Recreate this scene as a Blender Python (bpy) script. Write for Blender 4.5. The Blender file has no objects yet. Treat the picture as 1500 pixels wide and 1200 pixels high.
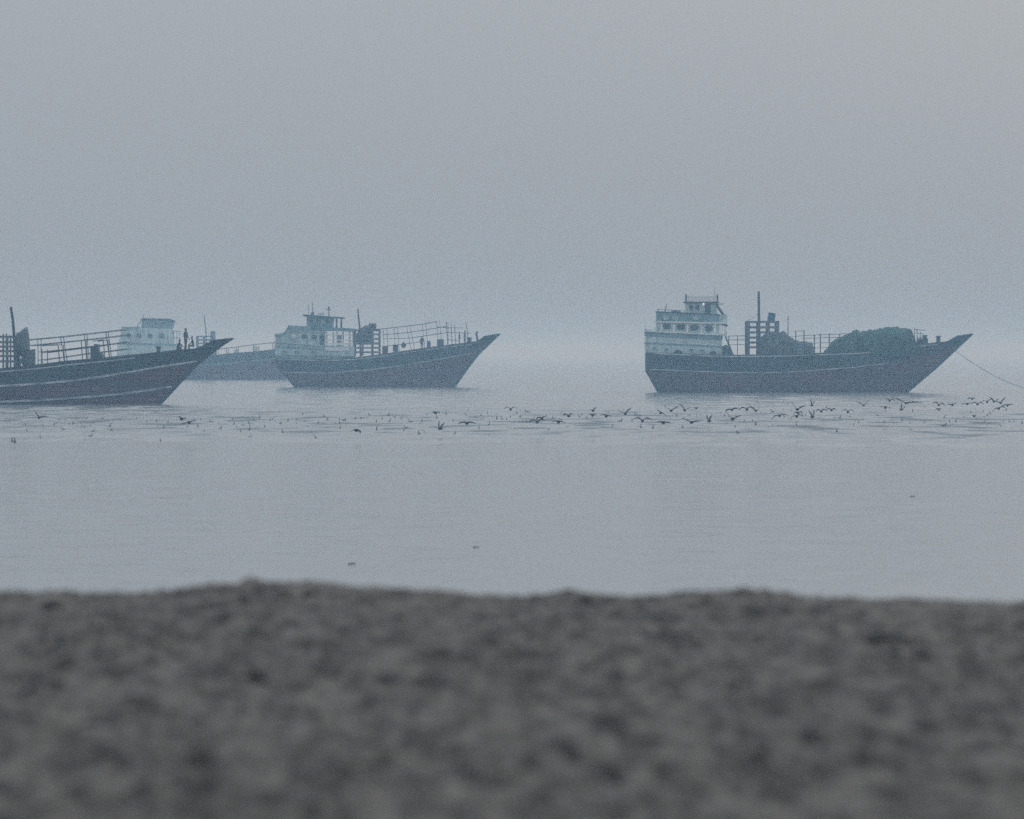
import bpy, bmesh, math, random
from mathutils import Vector, Matrix, noise

R = math.radians
random.seed(7)
scene = bpy.context.scene
COL = scene.collection

# ------------------------------------------------------------------ camera
F = 1500 * 200 / 36.0          # focal length in photo pixels (200 mm on a 36 mm sensor)
HOR = 519.0                    # photo row of the horizon
EYE = 4.0                      # camera height above the water
cam_d = bpy.data.cameras.new('camera')
cam = bpy.data.objects.new('camera', cam_d)
COL.objects.link(cam)
cam.location = (0, 0, EYE)
cam.rotation_euler = (R(90), 0, 0)
cam_d.lens = 200
cam_d.sensor_width = 36
cam_d.shift_y = -(600 - HOR) / 1500.0
cam_d.clip_start = 0.5
cam_d.clip_end = 30000
cam_d.dof.use_dof = True
cam_d.dof.focus_distance = 560
cam_d.dof.aperture_fstop = 4.2
scene.camera = cam

# ------------------------------------------------------------------ light
SUN_EL, SUN_ROT = R(13), R(30)      # low hazy sun, to the right of the view
world = bpy.data.worlds.new('World')
scene.world = world
world.use_nodes = True
nt = world.node_tree
bg = nt.nodes['Background']
sky = nt.nodes.new('ShaderNodeTexSky')
sky.sky_type = 'NISHITA'
sky.sun_disc = False
sky.sun_elevation = SUN_EL
sky.sun_rotation = SUN_ROT
sky.altitude = 0
sky.air_density = 1.0
sky.dust_density = 6.0
sky.ozone_density = 1.0
SKY_STRENGTH = 0.10
VEIL = (2.96, 3.39, 3.86, 1)        # even overcast veil mixed over the clear sky
VEIL_MIX = 0.935
mix = nt.nodes.new('ShaderNodeMix')
mix.data_type = 'RGBA'
mix.inputs[0].default_value = VEIL_MIX
nt.links.new(sky.outputs[0], mix.inputs[6])
# an overcast veil is brighter overhead than at the horizon
wtc = nt.nodes.new('ShaderNodeTexCoord')
wsep = nt.nodes.new('ShaderNodeSeparateXYZ')
nt.links.new(wtc.outputs['Generated'], wsep.inputs[0])
wup = nt.nodes.new('ShaderNodeMapRange')
wup.inputs['From Min'].default_value = 0.0
wup.inputs['From Max'].default_value = 0.4
wup.inputs['To Min'].default_value = 1.0
wup.inputs['To Max'].default_value = 2.0
nt.links.new(wsep.outputs['Z'], wup.inputs['Value'])
wmul = nt.nodes.new('ShaderNodeVectorMath')
wmul.operation = 'SCALE'
wmul.inputs[0].default_value = VEIL[:3]
nt.links.new(wup.outputs[0], wmul.inputs['Scale'])
nt.links.new(wmul.outputs[0], mix.inputs[7])
nt.links.new(mix.outputs[2], bg.inputs[0])
bg.inputs[1].default_value = SKY_STRENGTH

sun_d = bpy.data.lights.new('sun', 'SUN')
sun = bpy.data.objects.new('sun', sun_d)
COL.objects.link(sun)
sun_d.energy = 0.52
sun_d.angle = R(14)
sun_d.color = (1.0, 0.92, 0.86)
sd = Vector((math.sin(SUN_ROT) * math.cos(SUN_EL), math.cos(SUN_ROT) * math.cos(SUN_EL), math.sin(SUN_EL)))
sun.rotation_euler = sd.to_track_quat('Z', 'Y').to_euler()

scene.view_settings.view_transform = 'Standard'
scene.view_settings.look = 'None'
scene.view_settings.gamma = 1
scene.view_settings.exposure = 0.05
scene.cycles.volume_bounces = 2
scene.cycles.max_bounces = 8
HAZE_DENSITY = 0.00082
CHOP, FAR_TILT, NEAR_TILT = 0.10, 0.65, 0.11    # slopes of the water's wavelets
HAZE_COLOR = (0.47, 0.76, 1.0, 1)
HAZE_ANISO = 0.1

scene.cycles.use_denoising = False
scene.cycles.use_adaptive_sampling = True
scene.cycles.adaptive_threshold = 0.05
scene.cycles.adaptive_min_samples = 32

# ------------------------------------------------------------------ helpers
def P(px, py, Y):
    """the world point seen at photo pixel (px, py) at distance Y"""
    return Vector(((px - 750) / F * Y, Y, EYE - (py - HOR) / F * Y))

def interp(tab, x):
    if x <= tab[0][0]:
        return tab[0][1]
    for (a, b), (c, d) in zip(tab, tab[1:]):
        if x <= c:
            return b + (d - b) * (x - a) / (c - a)
    return tab[-1][1]

def tag(o, label=None, cat=None, group=None, kind=None):
    if label: o['label'] = label
    if cat: o['category'] = cat
    if group: o['group'] = group
    if kind: o['kind'] = kind
    return o

def mat(name, col, rough=0.8, var=0.25, scale=1.5, stretch=(1, 1, 1), spec=0.3, grime=None, planks=0, stain=None):
    m = bpy.data.materials.new(name)
    m.use_nodes = True
    t = m.node_tree
    b = t.nodes['Principled BSDF']
    b.inputs['Roughness'].default_value = rough
    b.inputs['Specular IOR Level'].default_value = spec
    tc = t.nodes.new('ShaderNodeTexCoord')
    mp = t.nodes.new('ShaderNodeMapping')
    mp.inputs['Scale'].default_value = stretch
    n = t.nodes.new('ShaderNodeTexNoise')
    n.inputs['Scale'].default_value = scale
    n.inputs['Detail'].default_value = 6
    n.inputs['Roughness'].default_value = 0.65
    t.links.new(tc.outputs['Object'], mp.inputs[0])
    t.links.new(mp.outputs[0], n.inputs['Vector'])
    r = t.nodes.new('ShaderNodeValToRGB')
    lo = tuple(c * (1 - var) for c in col) if grime is None else grime
    r.color_ramp.elements[0].color = (*lo, 1)
    r.color_ramp.elements[0].position = 0.34
    r.color_ramp.elements[1].color = (*(min(1, c * (1 + var)) for c in col), 1)
    r.color_ramp.elements[1].position = 0.66
    t.links.new(n.outputs['Fac'], r.inputs[0])
    out = r.outputs[0]
    def over(col_out, fac, colour):
        x = t.nodes.new('ShaderNodeMix'); x.data_type = 'RGBA'
        t.links.new(fac, x.inputs[0]); t.links.new(col_out, x.inputs[6]); x.inputs[7].default_value = (*colour, 1)
        return x.outputs[2]
    def ramp(fac, lo_, hi_):
        q = t.nodes.new('ShaderNodeValToRGB')
        q.color_ramp.elements[0].position = lo_; q.color_ramp.elements[1].position = hi_
        t.links.new(fac, q.inputs[0])
        return q.outputs[0]
    if stain:                       # run-off streaks down the sides
        mp2 = t.nodes.new('ShaderNodeMapping'); mp2.inputs['Scale'].default_value = (1.6, 1.6, 0.22)
        n2 = t.nodes.new('ShaderNodeTexNoise'); n2.inputs['Scale'].default_value = 1.0; n2.inputs['Detail'].default_value = 4
        t.links.new(tc.outputs['Object'], mp2.inputs[0]); t.links.new(mp2.outputs[0], n2.inputs['Vector'])
        out = over(out, ramp(n2.outputs['Fac'], 0.52, 0.72), stain)
    if planks:                      # seams between the planks
        w = t.nodes.new('ShaderNodeTexWave'); w.wave_type = 'BANDS'; w.bands_direction = 'Z'
        w.inputs['Scale'].default_value = planks; w.inputs['Distortion'].default_value = 1.2; w.inputs['Detail Scale'].default_value = 0.3
        t.links.new(tc.outputs['Object'], w.inputs['Vector'])
        out = over(out, ramp(w.outputs['Fac'], 0.86, 0.97), tuple(c * .35 for c in col))
    t.links.new(out, b.inputs['Base Color'])
    return m

M = {}
M['hull'] = mat('hull_paint', (0.032, 0.045, 0.055), 0.7, 0.6, 0.5, (0.5, 1, 1.6), planks=0.75, stain=(0.075, 0.072, 0.07))
M['hull_low'] = mat('hull_bottom_paint', (0.125, 0.048, 0.06), 0.75, 0.45, 0.5, (0.35, 1, 1.6), planks=0.75, stain=(0.09, 0.075, 0.075))
M['strake'] = mat('strake_paint', (0.46, 0.49, 0.52), 0.7, 0.35, 2.0, (0.4, 1, 1), grime=(0.12, 0.13, 0.14))
M['house'] = mat('cabin_paint', (0.54, 0.67, 0.68), 0.6, 0.12, 0.8, (1, 1, 0.4), grime=(0.36, 0.45, 0.44), stain=(0.36, 0.40, 0.38))
M['house_b'] = mat('cabin_band_paint', (0.15, 0.24, 0.27), 0.6, 0.4, 0.9)
M['house_dim'] = mat('faded_cabin_paint', (0.46, 0.58, 0.60), 0.6, 0.2, 0.9, (1, 1, 0.4), grime=(0.24, 0.31, 0.33), stain=(0.24, 0.28, 0.29))
M['white'] = mat('white_paint', (0.78, 0.78, 0.76), 0.55, 0.15, 1.2)
M['dark'] = mat('dark_timber', (0.04, 0.05, 0.055), 0.8, 0.3, 1.5)
M['timber'] = mat('grey_timber', (0.12, 0.13, 0.135), 0.85, 0.3, 2.0)
M['glass'] = mat('window_glass', (0.02, 0.03, 0.035), 0.15, 0.2, 1.0, spec=0.5)
M['deck'] = mat('deck_planks', (0.13, 0.12, 0.10), 0.9, 0.3, 1.0, (0.3, 4, 1))
M['net'] = mat('net_cloth', (0.042, 0.092, 0.078), 0.95, 0.6, 1.1)
M['net_b'] = mat('dark_net_cloth', (0.085, 0.10, 0.10), 0.95, 0.6, 1.6)
M['blue'] = mat('blue_plastic', (0.03, 0.09, 0.20), 0.5, 0.2, 2.0)
M['rope'] = mat('rope_fibre', (0.05, 0.05, 0.05), 0.9, 0.2, 4.0)
M['rail'] = mat('rail_steel', (0.035, 0.04, 0.045), 0.6, 0.25, 3.0)
M['rust'] = mat('rusty_orange', (0.16, 0.09, 0.07), 0.8, 0.3, 2.0)
M['gull'] = mat('gull_feathers', (0.035, 0.04, 0.045), 0.85, 0.3, 8.0)
M['gull_pale'] = mat('grey_gull_feathers', (0.13, 0.14, 0.15), 0.85, 0.4, 8.0)
M['skin'] = mat('skin', (0.13, 0.075, 0.05), 0.6, 0.1, 6.0)
M['shirt'] = mat('shirt_cloth', (0.045, 0.05, 0.06), 0.9, 0.25, 6.0)
M['cloth'] = mat('trouser_cloth', (0.06, 0.065, 0.075), 0.9, 0.25, 6.0)
M['hair'] = mat('black_hair', (0.012, 0.01, 0.01), 0.6, 0.2, 10)
M['stone'] = mat('dark_stone', (0.018, 0.017, 0.016), 0.9, 0.4, 14)
M['clod'] = mat('dark_sand_clod', (0.055, 0.054, 0.048), 0.95, 0.4, 14)  # clods in a darker sand tone
M['stick'] = mat('wet_wood', (0.02, 0.018, 0.016), 0.6, 0.3, 9)
lm = bpy.data.materials.new('lamp_light')
lm.use_nodes = True
lb = lm.node_tree.nodes['Principled BSDF']
lb.inputs['Base Color'].default_value = (0.9, 0.88, 0.8, 1)
lb.inputs['Emission Color'].default_value = (1, 0.95, 0.85, 1)
lb.inputs['Emission Strength'].default_value = 0.5
M['lamp'] = lm

def link_mesh(name, bm, m, parent=None, smooth=False):
    me = bpy.data.meshes.new(name)
    bmesh.ops.recalc_face_normals(bm, faces=bm.faces)
    bm.to_mesh(me)
    bm.free()
    for x in (m if isinstance(m, (list, tuple)) else [m]):
        me.materials.append(x)
    if smooth:
        for p in me.polygons: p.use_smooth = True
    o = bpy.data.objects.new(name, me)
    COL.objects.link(o)
    if parent is not None: o.parent = parent
    return o

def empty(name, loc):
    o = bpy.data.objects.new(name, None)
    o.empty_display_size = 0.5
    o.location = loc
    COL.objects.link(o)
    return o

def bx(bm, x0, x1, y0, y1, z0, z1):
    vs = [bm.verts.new(p) for p in ((x0, y0, z0), (x1, y0, z0), (x1, y1, z0), (x0, y1, z0),
                                    (x0, y0, z1), (x1, y0, z1), (x1, y1, z1), (x0, y1, z1))]
    for f in ((0, 1, 2, 3), (7, 6, 5, 4), (0, 4, 5, 1), (1, 5, 6, 2), (2, 6, 7, 3), (3, 7, 4, 0)):
        bm.faces.new([vs[i] for i in f])

def prism(bm, poly, y0, y1):
    """side outline poly [(x, z)] extruded from y0 to y1"""
    a = [bm.verts.new((x, y0, z)) for x, z in poly]
    b = [bm.verts.new((x, y1, z)) for x, z in poly]
    bm.faces.new(a)
    bm.faces.new(list(reversed(b)))
    n = len(poly)
    for i in range(n):
        bm.faces.new((a[i], b[i], b[(i + 1) % n], a[(i + 1) % n]))

def tube(bm, pts, r, n=7, r_end=None):
    pts = [Vector(p) for p in pts]
    rings = []
    for i, p in enumerate(pts):
        d = (pts[min(i + 1, len(pts) - 1)] - pts[max(i - 1, 0)]).normalized()
        up = Vector((0, 1, 0)) if abs(d.y) < 0.9 else Vector((1, 0, 0))
        u = d.cross(up).normalized()
        v = d.cross(u).normalized()
        rr = r if r_end is None else r + (r_end - r) * i / (len(pts) - 1)
        rings.append([bm.verts.new(p + rr * (math.cos(2 * math.pi * k / n) * u + math.sin(2 * math.pi * k / n) * v)) for k in range(n)])
    for a, b in zip(rings, rings[1:]):
        for k in range(n):
            bm.faces.new((a[k], a[(k + 1) % n], b[(k + 1) % n], b[k]))
    bm.faces.new(list(reversed(rings[0])))
    bm.faces.new(rings[-1])

def lathe(bm, prof, cx, cy, cz, n=16, axis='Z'):
    """prof [(r, h)] turned round an axis through (cx, cy, cz)"""
    rings = []
    for r, h in prof:
        ring = []
        for k in range(n):
            a = 2 * math.pi * k / n
            if axis == 'Z': p = (cx + r * math.cos(a), cy + r * math.sin(a), cz + h)
            elif axis == 'Y': p = (cx + r * math.cos(a), cy + h, cz + r * math.sin(a))
            else: p = (cx + h, cy + r * math.cos(a), cz + r * math.sin(a))
            ring.append(bm.verts.new(p))
        rings.append(ring)
    for a, b in zip(rings, rings[1:]):
        for k in range(n):
            bm.faces.new((a[k], a[(k + 1) % n], b[(k + 1) % n], b[k]))
    bm.faces.new(list(reversed(rings[0])))
    bm.faces.new(rings[-1])

# ------------------------------------------------------------------ setting: sand and sea
def axis(fine0, fine1, step, lo, hi, grow=1.22):
    v = []
    x = fine0
    while x <= fine1:
        v.append(x); x += step
    s = step; x = v[-1]
    while x < hi:
        s *= grow; x += s; v.append(min(x, hi))
    s = step; x = v[0]; w = []
    while x > lo:
        s *= grow; x -= s; w.append(max(x, lo))
    return list(reversed(w)) + v

CREST = [(-300, 874), (0, 868), (90, 873), (200, 873), (270, 866), (330, 857), (370, 853), (470, 857), (560, 864), (650, 872),
         (750, 878), (810, 873), (850, 869), (880, 876), (930, 879), (1000, 874), (1100, 868), (1160, 873), (1230, 880), (1290, 884),
         (1350, 879), (1420, 885), (1500, 885), (1800, 880)]
YC = 24.0
def sand_z(x, y):
    px = 750 + x * F / YC
    crest = EYE - (interp(CREST, px) - HOR) / F * YC
    w = math.exp(-((y - YC) / 2.2) ** 2)
    if abs(x) > 6: crest = 3.0 + (crest - 3.0) * math.exp(-(abs(x) - 6) / 4)
    z = 2.985 * (1 - w) + crest * w
    if abs(x) < 40 and 5 < y < 40:
        p = Vector((x, y, 0))
        n1 = noise.fractal(p * 2.2, 0.9, 2.0, 4)
        n2 = noise.fractal(Vector((x * 7.5, y * 4.0, 3.1)), 0.8, 2.1, 4)
        n3 = noise.noise(Vector((x * 20, y * 9, 9.3)))
        amp = 1.0 - 0.45 * w
        n4 = noise.fractal(Vector((x * 13, y * 7, 6.6)), 0.7, 2.0, 3)
        n5 = noise.fractal(Vector((x * 8, y * 6.5, 2.2)), 0.75, 2.0, 4)
        z += (0.013 * n1 + 0.016 * n2 + (0.014 * n4 + 0.021 * n5) * (0.45 + 1.5 * max(0.0, 0.5 + noise.noise(Vector((x * 1.3, y * 0.5, 8.8))))) + 0.006 * n3) * amp
        v2 = noise.voronoi(Vector((x * 7.0, y * 3.6, 4.4)))[0][0]
        if v2 < 0.30: z -= (0.30 - v2) * 0.085 * amp
        # footprints and pits
        c = noise.cell(Vector((x * 2.3, y * 1.5, 0.7)))
        v = noise.voronoi(Vector((x * 2.6, y * 1.6, 0.4)))[0][0]
        if v < 0.33: z -= (0.33 - v) * 0.11 * amp * (0.4 + 0.6 * abs(c))
    if y > YC:
        d = y - YC
        z -= 0.115 * d * d / (d + 1.2)
    if y < 4:
        z += 0.01 * min(30, 4 - y)
    return max(z, -1.0)

xs = axis(-2.7, 2.7, 0.022, -8000, 8000)
ys = axis(11.3, 25.6, 0.030, -400, 140, 1.2)
bm = bmesh.new()
grid = [[bm.verts.new((x, y, sand_z(x, y))) for x in xs] for y in ys]
for j in range(len(ys) - 1):
    for i in range(len(xs) - 1):
        bm.faces.new((grid[j][i], grid[j][i + 1], grid[j + 1][i + 1], grid[j + 1][i]))
sm = bpy.data.materials.new('sand')
sm.use_nodes = True
t = sm.node_tree
b = t.nodes['Principled BSDF']
b.inputs['Roughness'].default_value = 0.95
b.inputs['Specular IOR Level'].default_value = 0.15
geo = t.nodes.new('ShaderNodeNewGeometry')
n1 = t.nodes.new('ShaderNodeTexNoise'); n1.inputs['Scale'].default_value = 6; n1.inputs['Detail'].default_value = 5
n2 = t.nodes.new('ShaderNodeTexNoise'); n2.inputs['Scale'].default_value = 24; n2.inputs['Detail'].default_value = 4
mpa = t.nodes.new('ShaderNodeMapping'); mpa.inputs['Scale'].default_value = (1, 0.45, 1)
t.links.new(geo.outputs['Position'], mpa.inputs[0])
t.links.new(mpa.outputs[0], n1.inputs['Vector'])
t.links.new(mpa.outputs[0], n2.inputs['Vector'])
add = t.nodes.new('ShaderNodeMath'); add.operation = 'MULTIPLY_ADD'
t.links.new(n2.outputs['Fac'], add.inputs[0]); add.inputs[1].default_value = 0.65
t.links.new(n1.outputs['Fac'], add.inputs[2])
rp = t.nodes.new('ShaderNodeValToRGB')
rp.color_ramp.elements[0].position = 0.66; rp.color_ramp.elements[0].color = (0.050, 0.047, 0.042, 1)
rp.color_ramp.elements[1].position = 0.98; rp.color_ramp.elements[1].color = (0.208, 0.186, 0.163, 1)
t.links.new(add.outputs[0], rp.inputs[0])
t.links.new(rp.outputs[0], b.inputs['Base Color'])
tag(link_mesh('beach_sand', bm, sm, smooth=True), kind='structure')

wm = bpy.data.materials.new('sea_water')
wm.use_nodes = True
t = wm.node_tree
b = t.nodes['Principled BSDF']
b.inputs['Base Color'].default_value = (0.25, 0.255, 0.25, 1)
b.inputs['IOR'].default_value = 1.333
b.inputs['Roughness'].default_value = 0.2
geo = t.nodes.new('ShaderNodeNewGeometry')
def wnoise(scale, st, detail, off=0):
    mp = t.nodes.new('ShaderNodeMapping')
    mp.inputs['Scale'].default_value = st
    mp.inputs['Location'].default_value = (off, off * 1.7, 0)
    n = t.nodes.new('ShaderNodeTexNoise')
    n.inputs['Scale'].default_value = scale
    n.inputs['Detail'].default_value = detail
    t.links.new(geo.outputs['Position'], mp.inputs[0])
    t.links.new(mp.outputs[0], n.inputs['Vector'])
    return n
def math_node(op, a, bb, c=None):
    n = t.nodes.new('ShaderNodeMath'); n.operation = op
    for k, v in enumerate((a, bb, c)):
        if v is None: continue
        if isinstance(v, (int, float)): n.inputs[k].default_value = v
        else: t.links.new(v, n.inputs[k])
    return n.outputs[0]
patch = wnoise(0.03, (0.35, 0.55, 1), 3, 11)
pr = t.nodes.new('ShaderNodeValToRGB')
pr.color_ramp.elements[0].position = 0.46
pr.color_ramp.elements[1].position = 0.66
t.links.new(patch.outputs['Fac'], pr.inputs[0])
# ruffled belt of water under the flock, about 300 to 430 m out
sep = t.nodes.new('ShaderNodeSeparateXYZ')
t.links.new(geo.outputs['Position'], sep.inputs[0])
belt = t.nodes.new('ShaderNodeValToRGB')
el = belt.color_ramp.elements
el[0].position = 0.25; el[0].color = (0, 0, 0, 1)
el[1].position = 0.31; el[1].color = (1, 1, 1, 1)
e = el.new(0.37); e.color = (1, 1, 1, 1)
e = el.new(0.44); e.color = (0, 0, 0, 1)
yb = math_node('MULTIPLY_ADD', sep.outputs['X'], 0.5, sep.outputs['Y'])
t.links.new(math_node('DIVIDE', yb, 1000.0), belt.inputs[0])
def streaks(scale, st, off, lo, hi):
    n = wnoise(scale, st, 4, off)
    rr = t.nodes.new('ShaderNodeValToRGB')
    rr.color_ramp.elements[0].position = lo
    rr.color_ramp.elements[1].position = hi
    t.links.new(n.outputs['Fac'], rr.inputs[0])
    return rr.outputs[0]
far_s = streaks(1.0, (0.34, 0.09, 1), 3, 0.47, 0.68)       # wavelet faces in the ruffled water
near_s = streaks(1.0, (0.07, 0.45, 1), 23, 0.63, 0.80)      # long low ripples on the calm water
fm = t.nodes.new('ShaderNodeMapRange'); fm.inputs['From Min'].default_value = 250; fm.inputs['From Max'].default_value = 330
t.links.new(sep.outputs['Y'], fm.inputs['Value'])
far_m = fm.outputs[0]
ruf = math_node('MAXIMUM', math_node('MULTIPLY', pr.outputs[0], 0.45), belt.outputs[0])
chop = wnoise(1.1, (0.8, 1.3, 1), 3, 5)
sub = t.nodes.new('ShaderNodeVectorMath'); sub.operation = 'SUBTRACT'
t.links.new(chop.outputs['Color'], sub.inputs[0]); sub.inputs[1].default_value = (0.5, 0.5, 0.5)
sc_ = t.nodes.new('ShaderNodeVectorMath'); sc_.operation = 'SCALE'
t.links.new(sub.outputs[0], sc_.inputs[0])
t.links.new(math_node('MULTIPLY', math_node('MULTIPLY_ADD', ruf, CHOP * 0.6, CHOP), math_node('MULTIPLY_ADD', far_m, 0.5, 0.55)), sc_.inputs['Scale'])
sxyz = t.nodes.new('ShaderNodeSeparateXYZ')
t.links.new(sc_.outputs[0], sxyz.inputs[0])
ny = math_node('MULTIPLY_ADD', math_node('MULTIPLY', far_s, math_node('MULTIPLY_ADD', belt.outputs[0], 0.9, math_node('MULTIPLY', far_m, 0.12))), -FAR_TILT, sxyz.outputs['Y'])
ny = math_node('MULTIPLY_ADD', near_s, -NEAR_TILT, ny)
cxyz = t.nodes.new('ShaderNodeCombineXYZ')
t.links.new(sxyz.outputs['X'], cxyz.inputs[0]); t.links.new(ny, cxyz.inputs[1]); cxyz.inputs[2].default_value = 1
nn = t.nodes.new('ShaderNodeVectorMath'); nn.operation = 'NORMALIZE'
t.links.new(cxyz.outputs[0], nn.inputs[0])
t.links.new(nn.outputs[0], b.inputs['Normal'])
b.inputs['Roughness'].default_value = 0.15
bm = bmesh.new()
wx = axis(-60, 60, 20, -8000, 8000, 1.3)
wy = axis(40, 700, 20, 38, 8000, 1.3)
grid = [[bm.verts.new((x, y, 0)) for x in wx] for y in wy]
for j in range(len(wy) - 1):
    for i in range(len(wx) - 1):
        bm.faces.new((grid[j][i], grid[j][i + 1], grid[j + 1][i + 1], grid[j + 1][i]))
tag(link_mesh('sea_water', bm, wm, smooth=True), kind='structure')

# haze: one closed box round everything
bm = bmesh.new()
bx(bm, -8600, 8600, -600, 8600, -2.0, 13.5)
hm = bpy.data.materials.new('haze_air')
hm.use_nodes = True
t = hm.node_tree
t.nodes.remove(t.nodes['Principled BSDF'])
pv = t.nodes.new('ShaderNodeVolumePrincipled')
pv.inputs['Color'].default_value = HAZE_COLOR
pv.inputs['Density'].default_value = HAZE_DENSITY
pv.inputs['Anisotropy'].default_value = HAZE_ANISO
pv.inputs['Absorption Color'].default_value = (1, 1, 1, 1)
t.links.new(pv.outputs[0], t.nodes['Material Output'].inputs['Volume'])
tag(link_mesh('haze', bm, hm), kind='stuff')

# ------------------------------------------------------------------ dhows
class Dhow:
    """A wooden cargo dhow lying broadside; its side view is given in photo pixels at its own distance."""
    def __init__(s, label, wl, x0px, half=3.6):
        s.Y = EYE * F / (wl - HOR)
        s.s = F / s.Y
        s.wl = wl
        s.x0 = x0px
        s.half = half
        base = P(x0px, wl, s.Y)
        s.root = empty('cargo_dhow', (base.x, s.Y, 0))
        tag(s.root, label, 'boat', 'wooden cargo dhows at anchor')
    def x(s, px): return (px - s.x0) / s.s
    def z(s, py): return (s.wl - py) / s.s
    def q(s, px, py): return (s.x(px), s.z(py))
    def world(s, px, y, py): return Vector((s.root.location.x + s.x(px), s.Y + y, s.z(py)))

    def hull(s, sheer, stem, stern, low_line, deck_drop=0.9, bot=-1.0):
        """sheer [(px,py)], stem/stern [(py,px)] from top down"""
        sh = [s.q(*p) for p in sheer]
        stm = sorted((s.z(py), s.x(px)) for py, px in stem)
        stn = sorted((s.z(py), s.x(px)) for py, px in stern)
        def ext(tab, z):
            if z < tab[0][0]:
                (a, b), (c, d) = tab[0], tab[1]
                return b + (d - b) * (z - a) / (c - a)
            return interp(tab, z)
        def xat(u, z): return ext(stn, z) * (1 - u) + ext(stm, z) * u
        low = [s.q(*p) for p in low_line]
        nu, nv = 84, 16
        def plan(u):
            if u < 0.4: return 0.80 + 0.20 * math.sin(u / 0.4 * math.pi / 2)
            w = (u - 0.4) / 0.6
            return max(0.02, 1 - w ** 2.3)
        def topz(u):
            z = 5.0
            for _ in range(30): z = 0.5 * z + 0.5 * interp(sh, xat(u, z))
            return z
        def pt(u, z, zt):
            v = (z - bot) / (zt - bot)
            sec = 0.50 + 0.50 * min(1, v * 1.25) ** 0.6
            if u > 0.6: sec -= 0.10 * (u - 0.6) / 0.4 * (1 - v)
            return xat(u, z), s.half * plan(u) * sec
        s.pt, s.topz, s.xat, s.plan = pt, topz, xat, plan
        us = [1 - (1 - i / nu) ** 1.15 for i in range(nu + 1)]
        bm = bmesh.new()
        rows = {}
        for side in (-1, 1):
            g = []
            for u in us:
                zt = topz(u)
                col = []
                for j in range(nv + 1):
                    z = bot + (zt - bot) * j / nv
                    x, y = pt(u, z, zt)
                    col.append(bm.verts.new((x, side * y, z)))
                g.append(col)
            rows[side] = g
            for i in range(nu):
                for j in range(nv):
                    f = bm.faces.new((g[i][j], g[i + 1][j], g[i + 1][j + 1], g[i][j + 1]))
                    c = f.calc_center_median()
                    f.material_index = 1 if c.z < interp(low, c.x) else 0
                    f.smooth = True
        for j in range(nv):
            bm.faces.new((rows[-1][0][j], rows[1][0][j], rows[1][0][j + 1], rows[-1][0][j + 1]))
            bm.faces.new((rows[-1][nu][j], rows[-1][nu][j + 1], rows[1][nu][j + 1], rows[1][nu][j]))
        # deck inside the bulwarks and caprails on top
        dk = bmesh.new()
        prev = None
        for i, u in enumerate(us[:-3]):
            zt = topz(u)
            zd = min(zt - 0.15, zt - deck_drop)
            x, y = pt(u, zd, zt)
            y = max(0.02, y - 0.06)
            cur = (dk.verts.new((x, -y, zd)), dk.verts.new((x, y, zd)))
            if prev: dk.faces.new((prev[0], cur[0], cur[1], prev[1]))
            prev = cur
        h = link_mesh('hull', bm, [M['hull'], M['hull_low']], s.root)
        link_mesh('deck', dk, M['deck'], s.root)
        s.h = h
        for side in (-1, 1):
            bm = bmesh.new()
            pts = []
            for u in us:
                zt = topz(u)
                x, y = pt(u, zt, zt)
                pts.append(Vector((x, side * y, zt)))
            s.band(bm, pts, 0.16, 0.12)
            link_mesh('cap_rail', bm, M['hull'], h)
        bm = bmesh.new()
        zs = [bot + (topz(1) - bot) * k / 12 for k in range(13)]
        a = []
        for z in zs:
            x = xat(1, z)
            a.append([bm.verts.new((x + dx, dy, z)) for dx, dy in ((-0.25, -0.16), (0.16, -0.10), (0.16, 0.10), (-0.25, 0.16))])
        for p, q_ in zip(a, a[1:]):
            for k in range(4): bm.faces.new((p[k], p[(k + 1) % 4], q_[(k + 1) % 4], q_[k]))
        bm.faces.new(a[0]); bm.faces.new(list(reversed(a[-1])))
        link_mesh('stem_post', bm, M['dark'], h)
        # rudder under the stern
        bm = bmesh.new()
        prism(bm, [(xat(0, 2.2) - 0.02, 2.2), (xat(0, 2.2) + 0.35, 2.2), (xat(0, -0.6) + 0.5, -0.8), (xat(0, -0.6) - 0.9, -0.8)], -0.12, 0.12)
        link_mesh('rudder', bm, M['dark'], h)

    def band(s, bm, pts, w, hgt):
        prev = None
        for p in pts:
            sg = 1 if p.y >= 0 else -1
            cur = [bm.verts.new((p.x, p.y + sg * dy, p.z + dz)) for dy, dz in ((-w / 2, -hgt / 2), (w / 2, -hgt / 2), (w / 2, hgt / 2), (-w / 2, hgt / 2))]
            if prev:
                for k in range(4): bm.faces.new((prev[k], prev[(k + 1) % 4], cur[(k + 1) % 4], cur[k]))
            else: bm.faces.new(cur)
            prev = cur
        bm.faces.new(list(reversed(prev)))

    def strake(s, line, hgt=0.13, m='strake'):
        """line [(px,py)] along the hull side"""
        tab = [s.q(*p) for p in line]
        for side in (-1, 1):
            bm = bmesh.new()
            pts = []
            n = 70
            x0, x1 = tab[0][0], tab[-1][0]
            for i in range(n + 1):
                x = x0 + (x1 - x0) * i / n
                z = interp(tab, x)
                lo, hi = 0.0, 1.0
                for _ in range(24):
                    mid = (lo + hi) / 2
                    if s.xat(mid, z) < x: lo = mid
                    else: hi = mid
                u = (lo + hi) / 2
                _, y = s.pt(u, z, s.topz(u))
                pts.append(Vector((x, side * (y + 0.01), z)))
            s.band(bm, pts, 0.14, hgt)
            link_mesh('rubbing_strake', bm, M[m], s.h)

    def poly(s, name, pts, y0, y1, m, parent=None):
        bm = bmesh.new()
        prism(bm, [s.q(*p) for p in pts], y0, y1)
        return link_mesh(name, bm, M[m], parent or s.root)
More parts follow.
